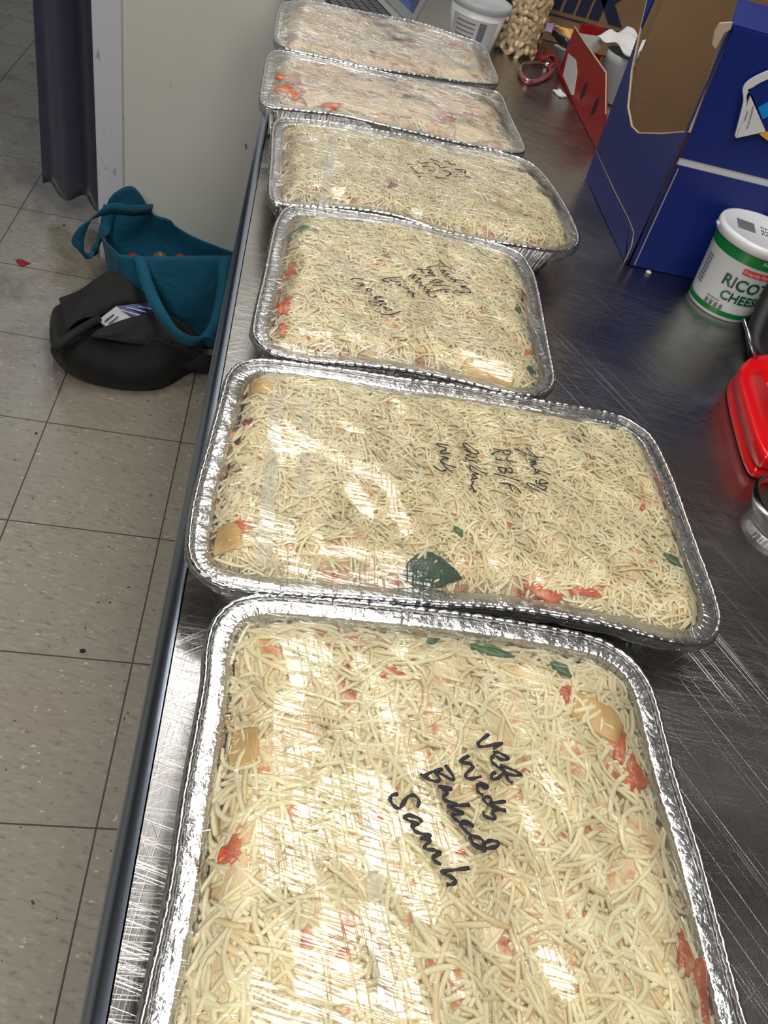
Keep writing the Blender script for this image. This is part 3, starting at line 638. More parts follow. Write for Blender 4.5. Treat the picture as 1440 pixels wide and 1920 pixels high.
# ------------------------------------------------------------------ blue display box
def cutpoly(px, **k): return [at(a, b, **k) for a, b in px]
def blue_box():
    A = at(1175, 497, z=T); x0, y0 = A[0], A[1]; x1 = x0+.36; y1 = 1.219; z0 = T+.001
    t = thing('display_carton', ((x0+x1)/2, (y0+y1)/2, T), 'large open blue cardboard display carton with brown inside, behind the ricotta tub', 'box')
    lean = np.array([-.02/.29, 0, 0])
    def LP(a, b):                      # point on the (slightly leaning) left side
        p = at(a, b, x=x0); h = p[2]-T; p = at(a, b, x=x0+lean[0]*h); return p
    # left side: blue outside, deep cut-out towards the back and the front
    zt = 1.26
    side = [np.array([x0, y0, z0]), np.array([x0+lean[0]*.30, y0, T+.29])] + [LP(*p) for p in [(1352, 78), (1340, 110), (1320, 165), (1291, 246), (1240, 250), (1196, 249), (1183, 236), (1176, 200), (1183, 130), (1198, 60), (1212, 0)]] + [np.array([x0-.012, y1, 1.19]), np.array([x0, y1, z0])]
    side[1][1] = y0
    g = G(); g.prism(side, (.0025, 0, 0)); sd = g.make('side_panel', 'blue', t)
    inn = [p+np.array([.0027, 0, 0]) for p in side]; G().prism(inn, (.0012, 0, 0)).make('side_lining', 'card', sd)
    # cut edge outline of the tear-away
    e = side[2:13]; G().tube([p+np.array([.001, -.001, 0]) for p in e], .0013, 6).make('cut_edge', 'cardcut', sd)
    # lower glue flap line on the left side
    fl = [at(a, b, x=x0-.002) for a, b in [(1118, 282), (1150, 352), (1180, 412), (1189, 436), (1184, 462), (1171, 492)]]
    G().prism([p for p in fl]+[np.array([x0-.002, y0, z0]), np.array([x0-.002, y1-.01, z0])], (.0018, 0, 0)).make('glue_flap', 'blue', t)
    G().tube(fl, .0009, 6).make('flap_edge', 'cardcut', t)
    # front: lower tray part and upper part with a white seam between
    zs = at(1274, 300, y=y0)[2]
    G().prism([(x0, y0, z0), (x1, y0, z0), (x1, y0, zs-.006), (x0+lean[0]*(zs-T), y0, zs-.006)], (0, .003, 0)).make('front_panel', 'blue', t)
    G().prism([(x0+.004+lean[0]*(zs-T), y0+.0015, zs-.006), (x1, y0+.0015, zs-.006), (x1, y0+.0015, zs+.003), (x0+.004+lean[0]*(zs-T), y0+.0015, zs+.003)], (0, .002, 0)).make('seam', 'paper', t)['label'] = 'white cardboard seam'
    top = [at(a, b, y=y0) for a, b in [(1372, 50), (1440, 68)]]; top.append(top[1]+(top[1]-top[0])*3)
    topz = [p[2] for p in top]
    G().prism([(x0+.0035+lean[0]*(zs-T), y0, zs+.003), (x1, y0, zs+.003), (x1, y0, topz[2]), (top[1][0], y0, topz[1]), (x0+.001+lean[0]*.29, y0, topz[0])], (0, .003, 0)).make('upper_front_panel', 'blue', t)
    # folded-back top flap along the front
    a = np.array([x0+lean[0]*.29, y0+.003, topz[0]]); b = np.array([x1, y0+.003, topz[2]])
    G().prism([a, b, b+np.array([0, .10, .012]), a+np.array([.03, .075, .012])], (0, 0, .002)).make('top_flap', 'blue', t)
    # torn brown corner tab
    tab = [at(u, v, y=y0-.001) for u, v in [(1350, 44), (1374, 42), (1370, 55), (1358, 62), (1342, 92), (1336, 84), (1340, 62)]]
    G().prism(tab, (0, .003, 0)).make('torn_tab', 'cardcut', t)['label'] = 'torn brown cardboard corner'
    # folded light corner line
    G().tube([(x0+.010, y0-.0006, z0+.002), (x0+.012+lean[0]*(zs-T), y0-.0006, zs-.01)], .0008, 6).make('corner_crease', 'cardcut', t)
    # back, right and bottom in brown card
    G().box(x0+.001, x1, y1-.004, y1, z0, T+.42).make('back_panel', 'card', t)
    G().box(x1-.004, x1, y0+.003, y1, z0, T+.42).make('right_panel', 'card', t)
    G().box(x0+.004, x1-.004, y0+.004, y1-.004, z0, z0+.004).make('bottom_panel', 'card', t)
    return x0, y0, x1, y1
bx = blue_box()
# carton label/packet in front of the blue box, at the right edge
def packet():
    Y = bx[1]-.007
    q = lambda a, b: at(a, b, y=Y)
    base = q(1415, 300)
    t = thing('milk_packet', (base[0]+.03, Y, q(1420, 262)[2]), 'torn white, blue and cyan packet hanging on the front of the blue carton', 'packet')
    G().prism([q(*p) for p in [(1402, 168), (1440, 152), (1470, 140), (1470, 245), (1436, 247)]], (0, .004, 0)).make('blue_face', 'blue', t)
    G().prism([q(*p) for p in [(1380, 259), (1409, 175), (1436, 247)]], (0, .003, 0)).make('white_corner', 'paper', t)
    G().prism([q(a, b)-np.array([0, .0008, 0]) for a, b in [(1421, 202), (1442, 190), (1470, 180), (1470, 205), (1442, 217), (1430, 223)]], (0, .001, 0)).make('cyan_stripe', 'cyan', t)
    G().prism([q(*p) for p in [(1424, 252), (1437, 247), (1470, 240), (1470, 275), (1440, 264)]], (0, .003, 0)).make('gold_corner', 'gold', t)
    pts = catmull([q(*p) for p in [(1378, 255), (1386, 225), (1394, 190), (1393, 168), (1400, 155), (1418, 143), (1445, 131), (1470, 120)]], False, 5)
    n = len(pts); g = G(); w = .0085
    V = []; 
    for i, p in enumerate(pts):
        ww = w*(.35+.65*min(1, i/(n*.45))); V += [p, p+np.array([ww, 0, -ww*.6])]
    solid(g.add(V, [(2*i, 2*i+1, 2*i+3, 2*i+2) for i in range(n-1)]).make('torn_paper_strip', 'paper', t), .002, 1)
    for k, (a, b) in enumerate([((1401, 208), (1396, 226)), ((1412, 198), (1406, 224)), ((1405, 226), (1400, 240))]):
        G().tube([q(*a)-np.array([0, .0012, 0]), q(*b)-np.array([0, .0012, 0])], .0009, 6, flat=.5).make('small_print', 'labelgrey', t)
packet()

# ------------------------------------------------------------------ tubs
def cup_text(txt, size, c, r0, r1, zlo, h, ang, mat, name, parent, shear=.15, bold=.0, dr=.0011):
    """text wrapped on a conical tub; centre angle ang, bottom at zlo"""
    V, F = text_mesh(txt, size, .0002, shear, bold); V[:, 0] -= 0
    out = []
    for x, y, z in V:
        hh = zlo+y; r = r0+(r1-r0)*hh/h+dr+z; a = ang+x/r; out.append((c[0]+r*math.cos(a), c[1]+r*math.sin(a), T+hh))
    return obj(name, out, F, mat, parent, False)
def band(c, r0, r1, h, z0, z1, a0, a1, mat, name, parent, dr=.0009, n=64):
    V = []
    for zz in np.linspace(z0, z1, 4):
        r = r0+(r1-r0)*zz/h+dr
        for k in range(n+1):
            a = a0+(a1-a0)*k/n; V.append((c[0]+r*math.cos(a), c[1]+r*math.sin(a), T+zz))
    F = [(j*(n+1)+k, j*(n+1)+k+1, (j+1)*(n+1)+k+1, (j+1)*(n+1)+k) for j in range(3) for k in range(n)]
    return obj(name, V, F, mat, parent)
def tub(c, label, r0, r1, h, face, full=True):
    t = thing('ricotta_tub', (c[0], c[1], T), label, 'tub', 'ricotta cheese tubs')
    G().lathe([(.001, .003), (r0-.004, .003), (r0-.002, 0), (r0, .001), (r0+.0004, .006), (r1, h-.004), (r1+.001, h-.003), (r1-.001, h)], (c[0], c[1], T), 64).make('tub_body', 'white', t, True)
    band(c, r0, r1, h, h*.76, h*.95, 0, 2*PI, 'green', 'green_band', t); band(c, r0, r1, h, h*.055, h*.12, 0, 2*PI, 'green', 'green_band', t)
    lid = G().lathe([(r1+.0005, h-.010), (r1+.003, h-.010), (r1+.0035, h-.002), (r1+.0025, h+.0015), (r1-.002, h+.002), (r1-.004, h), (.001, h)], (c[0], c[1], T), 64)
    la = face-1.5; lid.box(c[0]+(r1+.002)*math.cos(la)-.003, c[0]+(r1+.002)*math.cos(la)+.003, c[1]+(r1+.002)*math.sin(la)-.004, c[1]+(r1+.002)*math.sin(la)+.004, T+h-.007, T+h-.004)
    lid = lid.make('lid', 'white', t, True)
    if full:
        cup_text('RICOTTA', h*.20, c, r0, r1, h*.44, h, face-.56, 'greentx', 'lettering', t, 0, .0004)
        cup_text('CHEESE', h*.165, c, r0, r1, h*.27, h, face-.42, 'greentx', 'lettering', t, 0, .0004)
        band(c, r0, r1, h, h*.645, h*.72, face-.22, face+.75, 'redprint', 'red_label', t, .0011)
        cup_text('Friendly Farms', h*.062, c, r0, r1, h*.662, h, face-.18, 'paper', 'lettering', t, 0, 0, .0018)
        cup_text('PART SKIM', h*.075, c, r0, r1, h*.82, h, face+.08, 'paper', 'lettering', t, 0, 0, .0018)
        for k in range(4):
            band(c, r0, r1, h, h*.13, h*.19, face-.72+k*.15, face-.62+k*.15, 'labelgrey', 'nutrition_icon', t)
        cup_text('PER SERVING', h*.03, c, r0, r1, h*.215, h, face-.72, 'labelgrey', 'lettering', t, 0)
        for k in range(9):
            band(c, r0, r1, h, h*(.28+.042*k), h*(.30+.042*k), face-1.35, face-1.10, 'labelgrey', 'fine_print', t)
        # print on the lid: barcode and red lettering
        def LL(u, v, z=.0004): a = face; ex = np.array([-math.sin(a), math.cos(a)]); ey = -np.array([math.cos(a), math.sin(a)]); p = np.array(c[:2])+ex*u+ey*v; return (p[0], p[1], T+h+z)
        for k in range(7):
            v = -.012+k*.0042; G().prism([LL(-.035, v), LL(-.012, v), LL(-.012, v+.0028), LL(-.035, v+.0028)], (0, 0, .0003)).make('barcode_bar', 'labelgrey', lid)
        for k, tx in enumerate(('PART SKIM', 'RICOTTA', 'CHEESE')):
            V, F = text_mesh(tx, .0085, .0002); obj('lettering', [LL(x-.006, .012-.010*k+y-.008) if False else LL(-.004+x, -(.010-.010*k)+y) for x, y, z in V], F, 'redprint', lid, False)
    return t
c1 = at(1347, 570, z=T); fa = math.atan2(-c1[1]-.0, -c1[0])+.30
tub(c1, 'white and green ricotta cheese tub standing upright right of the blue carton', .043, .0545, .105, fa)
c2 = c1+np.array([.108, -.030, 0])
tub(c2, 'second ricotta tub, mostly hidden behind the black-handled tool at the right edge', .043, .0545, .105, fa, False)

# red handled tools at the right edge
def red_tool():
    H = .032
    pts = [(1389, 700), (1402, 672), (1425, 662), (1470, 668), (1500, 700), (1500, 850), (1450, 858), (1428, 838), (1408, 780)]
    W = catmull([at(a, b, z=T+H)[:2] for a, b in pts], True, 6)
    t = thing('red_grater', (W[:, 0].mean(), W[:, 1].mean(), T), 'red plastic tool with a slot and ribbed side at the right edge of the table', 'kitchen tool')
    n = len(W); c = W.mean(0); V = []; 
    for s_, z in ((.93, 0), (1, .003), (1, .011), (.95, .012), (.95, .015), (1, .016), (1, .026), (.97, .031), (.90, H)): V += [(*(c+(p-c)*s_), T+z) for p in W]
    m_ = 9; F = [(i*n+k, i*n+(k+1) % n, (i+1)*n+(k+1) % n, (i+1)*n+k) for i in range(m_-1) for k in range(n)]
    # top with a rounded slot
    S = catmull([at(a, b, z=T+H)[:2] for a, b in [(1426, 702), (1438, 698), (1462, 708), (1472, 740), (1462, 752), (1440, 728)]], True, 9)[:n]
    S = resample(S, np.linalg.norm(np.diff(np.vstack([S, S[:1]]), axis=0), axis=1).sum()/(n+.5))[:n]
    b = len(V); V += [(*p, T+H) for p in S]; V += [(*p, T+H-.012) for p in S]
    # match start indices by angle
    ang = lambda P, cc: np.arctan2(P[:, 1]-cc[1], P[:, 0]-cc[0])
    k0 = int(np.argmin(np.abs(np.angle(np.exp(1j*(ang(S, S.mean(0))-ang(W[:1], c)[0])))))); 
    for k in range(n):
        a0 = (m_-1)*n+k; a1 = (m_-1)*n+(k+1) % n; s0 = b+(k0+k) % n; s1 = b+(k0+k+1) % n; F.append((a0, a1, s1, s0)); F.append((s0, s1, s1+n, s0+n))
    F.append(tuple(range(b+n, b+2*n))); F.append(tuple(range(n)))
    fixn(obj('body', V, F, 'redpl', t))
    p = at(1418, 672, z=T+H+.001); q = at(1394, 598, z=T+.06)
    G().tube([q, (q+p)/2, p], .0022, 10).make('metal_rod', 'edge', t, True)
red_tool()
def black_tool():
    P = [at(1488, 470, z=T+.085), at(1462, 530, z=T+.07), at(1420, 615, z=T+.035), at(1420, 655, z=T+.022), at(1462, 690, z=T+.012)]
    t = thing('black_handle_tool', (P[2][0], P[2][1], T), 'black curved tool handle between the ricotta tub and the red tool', 'kitchen tool')
    G().tube(catmull(P, False, 6), [.009+.004*math.sin(i*.2) for i in range(25)], 14).make('handle', 'black', t, True)
    A = at(1440, 640, z=T+.004)
    G().prism([at(a, b, z=T+.001) for a, b in [(1392, 600), (1400, 668), (1480, 740), (1490, 640), (1450, 600)]], (0, 0, .006)).make('base_plate', 'black', t)
black_tool()
# rim of another clear container at the right edge
def clamshell():
    c = at(1500, 955, z=T+.04); t = thing('clear_container', (c[0], c[1], T), 'clear plastic container whose rim just enters at the right edge', 'container')
    r = np.linalg.norm(at(1426, 955, z=T+.04)-c)
    G().lathe([(.001, .002), (r*.78, .002), (r*.8, .004), (r*.94, .036), (r, .038), (r, .042), (r*.93, .043), (r*.9, .040), (r*.77, .008), (.001, .006)], (c[0], c[1], T), 48).make('bowl', 'clear', t, True)
clamshell()

# ------------------------------------------------------------------ back of the table
def red_crate():
    B0 = at(1120, 286, z=T); x0 = B0[0]
    L = lambda a, b: at(a, b, x=x0)
    pts = [(1118, 284), (1136, 215), (1137, 137), (1096, 78), (1078, 50), (1060, 96), (1052, 140), (1050, 160)]
    P = [L(*p) for p in pts]; P[0][2] = T+.001; y1 = 1.72; P.append(np.array([x0, y1, T+.001])); P[7] = np.array([x0, y1, P[6][2]])
    P[6][1] = min(P[6][1], y1)
    t = thing('red_crate', (x0+.05, 1.55, T), 'red cardboard produce tray with oval holes, standing left of the blue carton', 'box')
    sd = G().prism(P, (.003, 0, 0)).make('side_panel', 'red', t)
    for q in ([(1066, 160), (1073, 150), (1078, 162), (1074, 185), (1068, 182)],):
        pass
    for (a, b) in ((1095, 170), (1116, 199)):
        c = L(a, b)-np.array([.0006, 0, 0]); V = [c+np.array([0, .009*math.cos(k*PI/8), .016*math.sin(k*PI/8)]) for k in range(16)]
        G().prism(V, (.0005, 0, 0)).make('hand_hole', 'black', sd)
    lab = [L(*p)-np.array([.0009, 0, 0]) for p in [(1066, 100), (1080, 112), (1083, 135), (1076, 178), (1072, 178), (1056, 142)]]
    G().prism(lab, (.0006, 0, 0)).make('sticker', 'paper', sd)
    e = P[1:5]; G().tube([p-np.array([.0005, 0, 0]) for p in e], .0014, 6).make('cut_edge', 'cardcut', sd)
    # rear panel, red over white
    yb = y1-.05; R = lambda a, b: at(a, b, y=yb)
    G().prism([R(*p) for p in [(1089, 44), (1134, 52), (1131, 69), (1086, 62)]], (0, .003, 0)).make('red_header', 'red', t)
    G().prism([R(*p) for p in [(1086, 62), (1131, 69), (1126, 90), (1112, 101), (1100, 90)]], (0, .003, 0)).make('white_header', 'paper', t)
    G().box(x0+.003, x0+.075, 1.40, y1, T+.001, T+.004).make('bottom_panel', 'card', t)
    G().box(x0+.003, x0+.075, y1-.003, y1, T+.001, T+.05).make('back_panel', 'red', t)
red_crate()
def milk_box():
    y0 = 1.93; x0 = at(985, 60, y=y0)[0]; x1 = x0+.46; zt = T+.30
    t = thing('milk_carton_box', ((x0+x1)/2, y0+.08, T), 'brown cardboard box with big dark blue milk lettering, at the back', 'box')
    G().box(x0, x1, y0, y0+.17, T+.001, zt).make('box_body', 'card', t)
    V, F = text_mesh('Milk', .14, .0006, .06, .006); V0, _ = text_mesh('Mil', .14, .0006, .06, .006)
    o = at(1110, 30, y=y0); kx = V0[:, 0].max()+.006
    obj('lettering', [(o[0]-kx+x, y0-.001-z, o[2]+y) for x, y, z in V], F, 'navy', t, False)
    zz = o[2]-.014
    G().box(x0+.001, x1-.001, y0-.0014, y0-.0002, zz-.004, zz-.001).make('printed_rule', 'navy', t)
milk_box()
def grey_bowl():
    c = at(1146, 196, z=T)+np.array([.004, .02, 0]); t = thing('plastic_jug', (c[0], c[1], T), 'frosted grey plastic jug under the white paper, left of the blue carton', 'jug')
    G().lathe([(.001, .002), (.030, .002), (.034, .006), (.044, .07), (.046, .085), (.043, .085), (.041, .07), (.031, .010), (.001, .008)], (c[0], c[1], T), 40).make('jug_body', 'frost', t, True)
    tw = thing('paper_towel', (c[0], c[1], T+.088), 'crumpled white paper draped over the frosted jug', 'paper')
    n = 26; V = []
    for j in range(n):
        for i in range(n):
            u = i/(n-1)-.5; v = j/(n-1)-.5; a = .5; x = u*.070; y = v*.10; r = math.hypot(x, y)
            V.append((c[0]-.012+x*math.cos(a)-y*math.sin(a), c[1]+.002+x*math.sin(a)+y*math.cos(a), T+.105+.004*math.sin(u*9+v*5)+.003*math.sin(v*12-u*4)+.02*u))
    solid(obj('sheet', V, [(j*n+i, j*n+i+1, (j+1)*n+i+1, (j+1)*n+i) for j in range(n-1) for i in range(n-1)], 'paper', tw), .0015)
grey_bowl()
def jar():
    c = at(962, 96, z=T); r = .048; h = .15
    t = thing('nut_jar', (c[0], c[1], T), 'clear round jar full of cashew nuts beside the white tub', 'jar')
    G().lathe([(.001, .001), (r-.008, .001), (r-.001, .006), (r, .015), (r, h-.01), (r-.006, h), (r-.012, h+.012), (r-.013, h+.012), (r-.0075, h), (r-.0015, h-.012), (r-.0015, .016), (r-.009, .003), (.001, .0025)], (c[0], c[1], T), 48).make('jar_body', 'clear', t, True)
    G().lathe([(r-.011, h+.003), (r-.009, h+.003), (r-.009, h+.02), (.001, h+.021)], (c[0], c[1], T), 48).make('lid', 'black', t, True)
    a0 = math.atan2(-c[1], -c[0]); aa = a0-1.0
    V = []
    for zz in (.066, .072, .088, .094):
        for k in range(7):
            a = aa-.24+.08*k; V.append((c[0]+(r+.0006)*math.cos(a), c[1]+(r+.0006)*math.sin(a), T+zz))
    obj('black_sticker', V, [(j*7+k, j*7+k+1, (j+1)*7+k+1, (j+1)*7+k) for j in range(3) for k in range(6)], 'black', t)
    # one cashew, copied
    g = G(); pts = [(.0085*math.cos(a), .0085*math.sin(a), 0) for a in np.linspace(-1.3, 1.3, 9)]
    V_ = 1.2; g.tube(pts, [.0022, .0040, .0047, .0046, .0042, .0046, .0049, .0042, .0024], 8)
    V = np.array(g.V)*1.25; V -= V.mean(0); me = bpy.data.meshes.new('cashew'); me.from_pydata(V.tolist(), [], g.F); me.update(); me.polygons.foreach_set('use_smooth', [True]*len(me.polygons)); me.materials.append(MT['cashew'])
    first = bpy.data.objects.new('cashew', me); C.objects.link(first)
    tag(first, 'curved pale cashew nut inside the clear jar', 'nut', 'cashews in the clear jar')
    k = 0; R_ = random.Random(5)
    for lvl in range(14):
        z = .010+lvl*.0096
        for rr, cnt in ((r-.0075, 15), (r-.021, 6)):
            if rr < r-.01 and lvl not in (0, 13): continue
            for j in range(cnt):
                a = 2*PI*(j+.5*(lvl % 2))/cnt+R_.uniform(-.08, .08)
                if rr > r-.01 and math.cos(a-a0) < -.15 and lvl < 13: continue
                o = first if k == 0 else first.copy()
                if k: C.objects.link(o)
                o.location = (c[0]+rr*math.cos(a), c[1]+rr*math.sin(a), T+z+R_.uniform(-.0015, .0015)); o.rotation_euler = (PI/2+R_.uniform(-.5, .5), R_.uniform(0, 6.28), a+PI/2+R_.uniform(-.3, .3)); k += 1
jar()
def wtub():
    c = at(878, 88, z=T); r0, r1, h = .046, .058, .085
    t = thing('white_tub', (c[0], c[1], T), 'translucent white plastic tub with a barcode label behind the farthest tray', 'tub')
    G().lathe([(.001, .001), (r0-.002, .001), (r0, .004), (r1, h), (r1-.0015, h), (r0-.002, .006), (.001, .004)], (c[0], c[1], T), 48).make('tub_body', 'white', t, True)
    G().lathe([(r1-.001, h-.012), (r1+.003, h-.010), (r1+.0035, h+.002), (r1, h+.003), (r1-.004, h-.002), (.001, h-.002)], (c[0], c[1], T), 48).make('lid', 'frost', t, True)
    a0 = math.atan2(-c[1], -c[0])
    band(c, r0, r1, h, .02, .062, a0-.9, a0+.9, 'paper', 'label', t)
    band(c, r0, r1, h, .026, .058, a0+.18, a0+.45, 'labelgrey', 'barcode', t, .0016)
    for k in range(4): band(c, r0, r1, h, .028+.008*k, .030+.008*k, a0-.7, a0+.05, 'labelgrey', 'print_line', t, .0016)
wtub()
def laptop():
    Hh = at(770, 50, z=T+.018); H2 = at(722, 0, z=T+.018); d = H2-Hh; d[2] = 0; d /= np.linalg.norm(d)
    n = np.array([-d[1], d[0], 0])          # to the left, over the keyboard
    if n[0] > 0: n = -n
    o = Hh.copy(); o[2] = T; L = .31; W = .21
    t = thing('laptop', o, 'open silver laptop computer at the far end of the table', 'laptop')
    up = np.array([0, 0, 1.])
    P = lambda a, b, z: o+d*a+n*b+up*z
    bevel(G().prism([P(0, 0, .001), P(L, 0, .001), P(L, W, .001), P(0, W, .001)], up*.017).make('base', 'silver', t), .003)
    g = G()
    for i in range(14):
        for j in range(6):
            a = .014+i*.0204; b = .030+j*.0195; g.prism([P(a, b, .0182), P(a+.0175, b, .0182), P(a+.0175, b+.0165, .0182), P(a, b+.0165, .0182)], up*.0018)
    g.make('keyboard', 'keys', t)
    G().prism([P(.008, .022, .0181), P(L-.008, .022, .0181), P(L-.008, .152, .0181), P(.008, .152, .0181)], up*.0004).make('key_bed', 'black', t)
    tilt = np.array(-n*.32+up*.95); nn = np.cross(d, tilt); nn /= np.linalg.norm(nn)
    if nn @ n < 0: nn = -nn
    Q = lambda a, h, e=0: o+up*.018+d*a+tilt*h+nn*e
    lid = bevel(G().prism([Q(0, 0), Q(L, 0), Q(L, .21), Q(0, .21)], -nn*.006).make('screen_lid', 'silver', t), .002)
    G().prism([Q(.016, .02, .0004), Q(L-.016, .02, .0004), Q(L-.016, .195, .0004), Q(.016, .195, .0004)], nn*.0006).make('display', 'screen', lid)
laptop()
def carabiner():
    z = T+.006; P = catmull([at(a, b, z=z) for a, b in [(976, 135), (985, 150), (1005, 152), (1030, 140), (1034, 126), (1020, 118), (995, 119), (980, 123)]], True, 5)
    t = thing('carabiner', (P[:, 0].mean(), P[:, 1].mean(), T), 'pink and chrome snap carabiner lying on the steel table by the cashew jar', 'carabiner')
    n = len(P); k = n//2
    G().tube(P[:k+3], .0045, 10).make('hook', 'pink', t, True); G().tube(np.vstack([P[k+2:], P[:1]]), .004, 10).make('gate', 'chrome', t, True)
    pts = catmull([at(*p[:2], z=T+p[2]) for p in [(1028, 128, .006), (1040, 118, .012), (1030, 100, .02), (1010, 92, .012), (1012, 108, .010), (1040, 108, .02), (1052, 130, .006)]], False, 6)
    V = []
    for i, p in enumerate(pts): V += [p+np.array([0, .009, .002]), p-np.array([0, .009, -.006*math.sin(i*.5)])]
    l = solid(obj('lanyard', V, [(2*i, 2*i+1, 2*i+3, 2*i+2) for i in range(len(pts)-1)], 'lace', None), .0015)
    tag(l, 'dark red ribbon lanyard bunched next to the carabiner', 'lanyard')
carabiner()
def wrap(name, label, quad, mat, z, band_=None, txt=None):
    P = [at(a, b, z=T+zz) for (a, b), zz in zip(quad, z)]
    n = 8; V = []
    for j in range(n+1):
        for i in range(n+1):
            u = i/n; v = j/n; p = (P[0]*(1-u)+P[1]*u)*(1-v)+(P[3]*(1-u)+P[2]*u)*v
            V.append(p+np.array([0, 0, .004*math.sin(PI*u)*math.sin(PI*v)+.001*math.sin(u*9+v*7)]))
    F = [(j*(n+1)+i, j*(n+1)+i+1, (j+1)*(n+1)+i+1, (j+1)*(n+1)+i) for j in range(n) for i in range(n)]
    o = solid(obj(name, V, F, mat, None), .003); tag(o, label, 'wrapper'); return o, P
wrap('snack_wrapper', 'lilac paper end of a snack wrapper poking from behind the cashew jar', [(1018, 42), (1040, 46), (1034, 62), (1014, 55)], 'purple', (.05, .05, .045, .045))
wrap('orange_packet', 'orange and cream packet leaning on the red produce tray', [(1040, 48), (1078, 58), (1072, 78), (1046, 58)], 'orange', (.06, .06, .05, .05))
w_, P_ = wrap('black_packet', 'black packet with white lettering under the orange packet', [(1037, 56), (1072, 78), (1066, 96), (1034, 66)], 'black', (.05, .05, .035, .04))
def packet_text():
    a, b, c, d = [np.array(p) for p in P_]; V, F = text_mesh('mmmm', .02, .0003); V[:, 0] /= V[:, 0].max(); V[:, 1] /= max(V[:, 1].max(), 1e-6)
    V2 = [(d*(1-.1-.8*x)+c*(.1+.8*x))*(1-(.25+.5*y))+(a*(1-.1-.8*x)+b*(.1+.8*x))*(.25+.5*y)+np.array([0, 0, .0075]) for x, y, z in V]
    obj('lettering', V2, F, 'paper', w_, False)
wrap('clear_wrapper', 'crumpled silvery clear wrapper hanging below the black packet', [(1040, 84), (1068, 96), (1060, 128), (1050, 112)], 'frost', (.04, .035, .006, .006))
wrap('paper_scrap', 'small white paper scrap on the steel beside the red produce tray', [(1036, 170), (1050, 168), (1062, 182), (1050, 182)], 'paper', (.002, .002, .002, .002))
cr = at(1215, 512, z=T); g = G(); g.lathe([(.0001, 0), (.0038, 0), (.0042, .0015), (.002, .003), (.0001, .0032)], (cr[0], cr[1], T+.0005), 10)
tag(g.make('crumb', 'crumb', None, True), 'tiny pale crumb on the steel in front of the blue carton', 'crumb')

# ------------------------------------------------------------------ bags on the floor
def poly_sheet(pts, fy, name, mat, parent, n=26, thick=.003, amp=.006):
    """cloth panel bounded by two polylines (top, bottom) of 3D points"""
    top, bot = pts; top = resample(catmull(top, False, 6), 1e-9, False) if False else catmull(top, False, 8); bot = catmull(bot, False, 8)
    ti = np.linspace(0, len(top)-1, n); bi = np.linspace(0, len(bot)-1, n)
    tp = np.stack([np.interp(ti, range(len(top)), top[:, k]) for k in range(3)], 1); bp = np.stack([np.interp(bi, range(len(bot)), bot[:, k]) for k in range(3)], 1)
    V = []
    for j in range(n):
        v = j/(n-1)
        for i in range(n):
            p = tp[i]*(1-v)+bp[i]*v; e = math.sin(PI*v)
            V.append(p+np.array([0, fy*math.sin(PI*i/(n-1))*e+amp*math.sin(i*.5+v*5)*e, 0]))
    return solid(obj(name, V, [(j*n+i, j*n+i+1, (j+1)*n+i+1, (j+1)*n+i) for j in range(n-1) for i in range(n-1)], mat, parent), thick)
def ribbon(pts, wdir, w, name, mat, parent, thick=.0025, sub=8):
    P = catmull(pts, False, sub); V = []
    for i, p in enumerate(P):
        u = i/(len(P)-1)*(len(wdir)-1); k = min(int(u), len(wdir)-2); q = np.array(wdir[k])*(1-(u-k))+np.array(wdir[k+1])*(u-k); q = q/np.linalg.norm(q)
        V += [p-q*w/2, p+q*w/2]
    return solid(obj(name, V, [(2*i, 2*i+1, 2*i+3, 2*i+2) for i in range(len(P)-1)], mat, parent), thick)
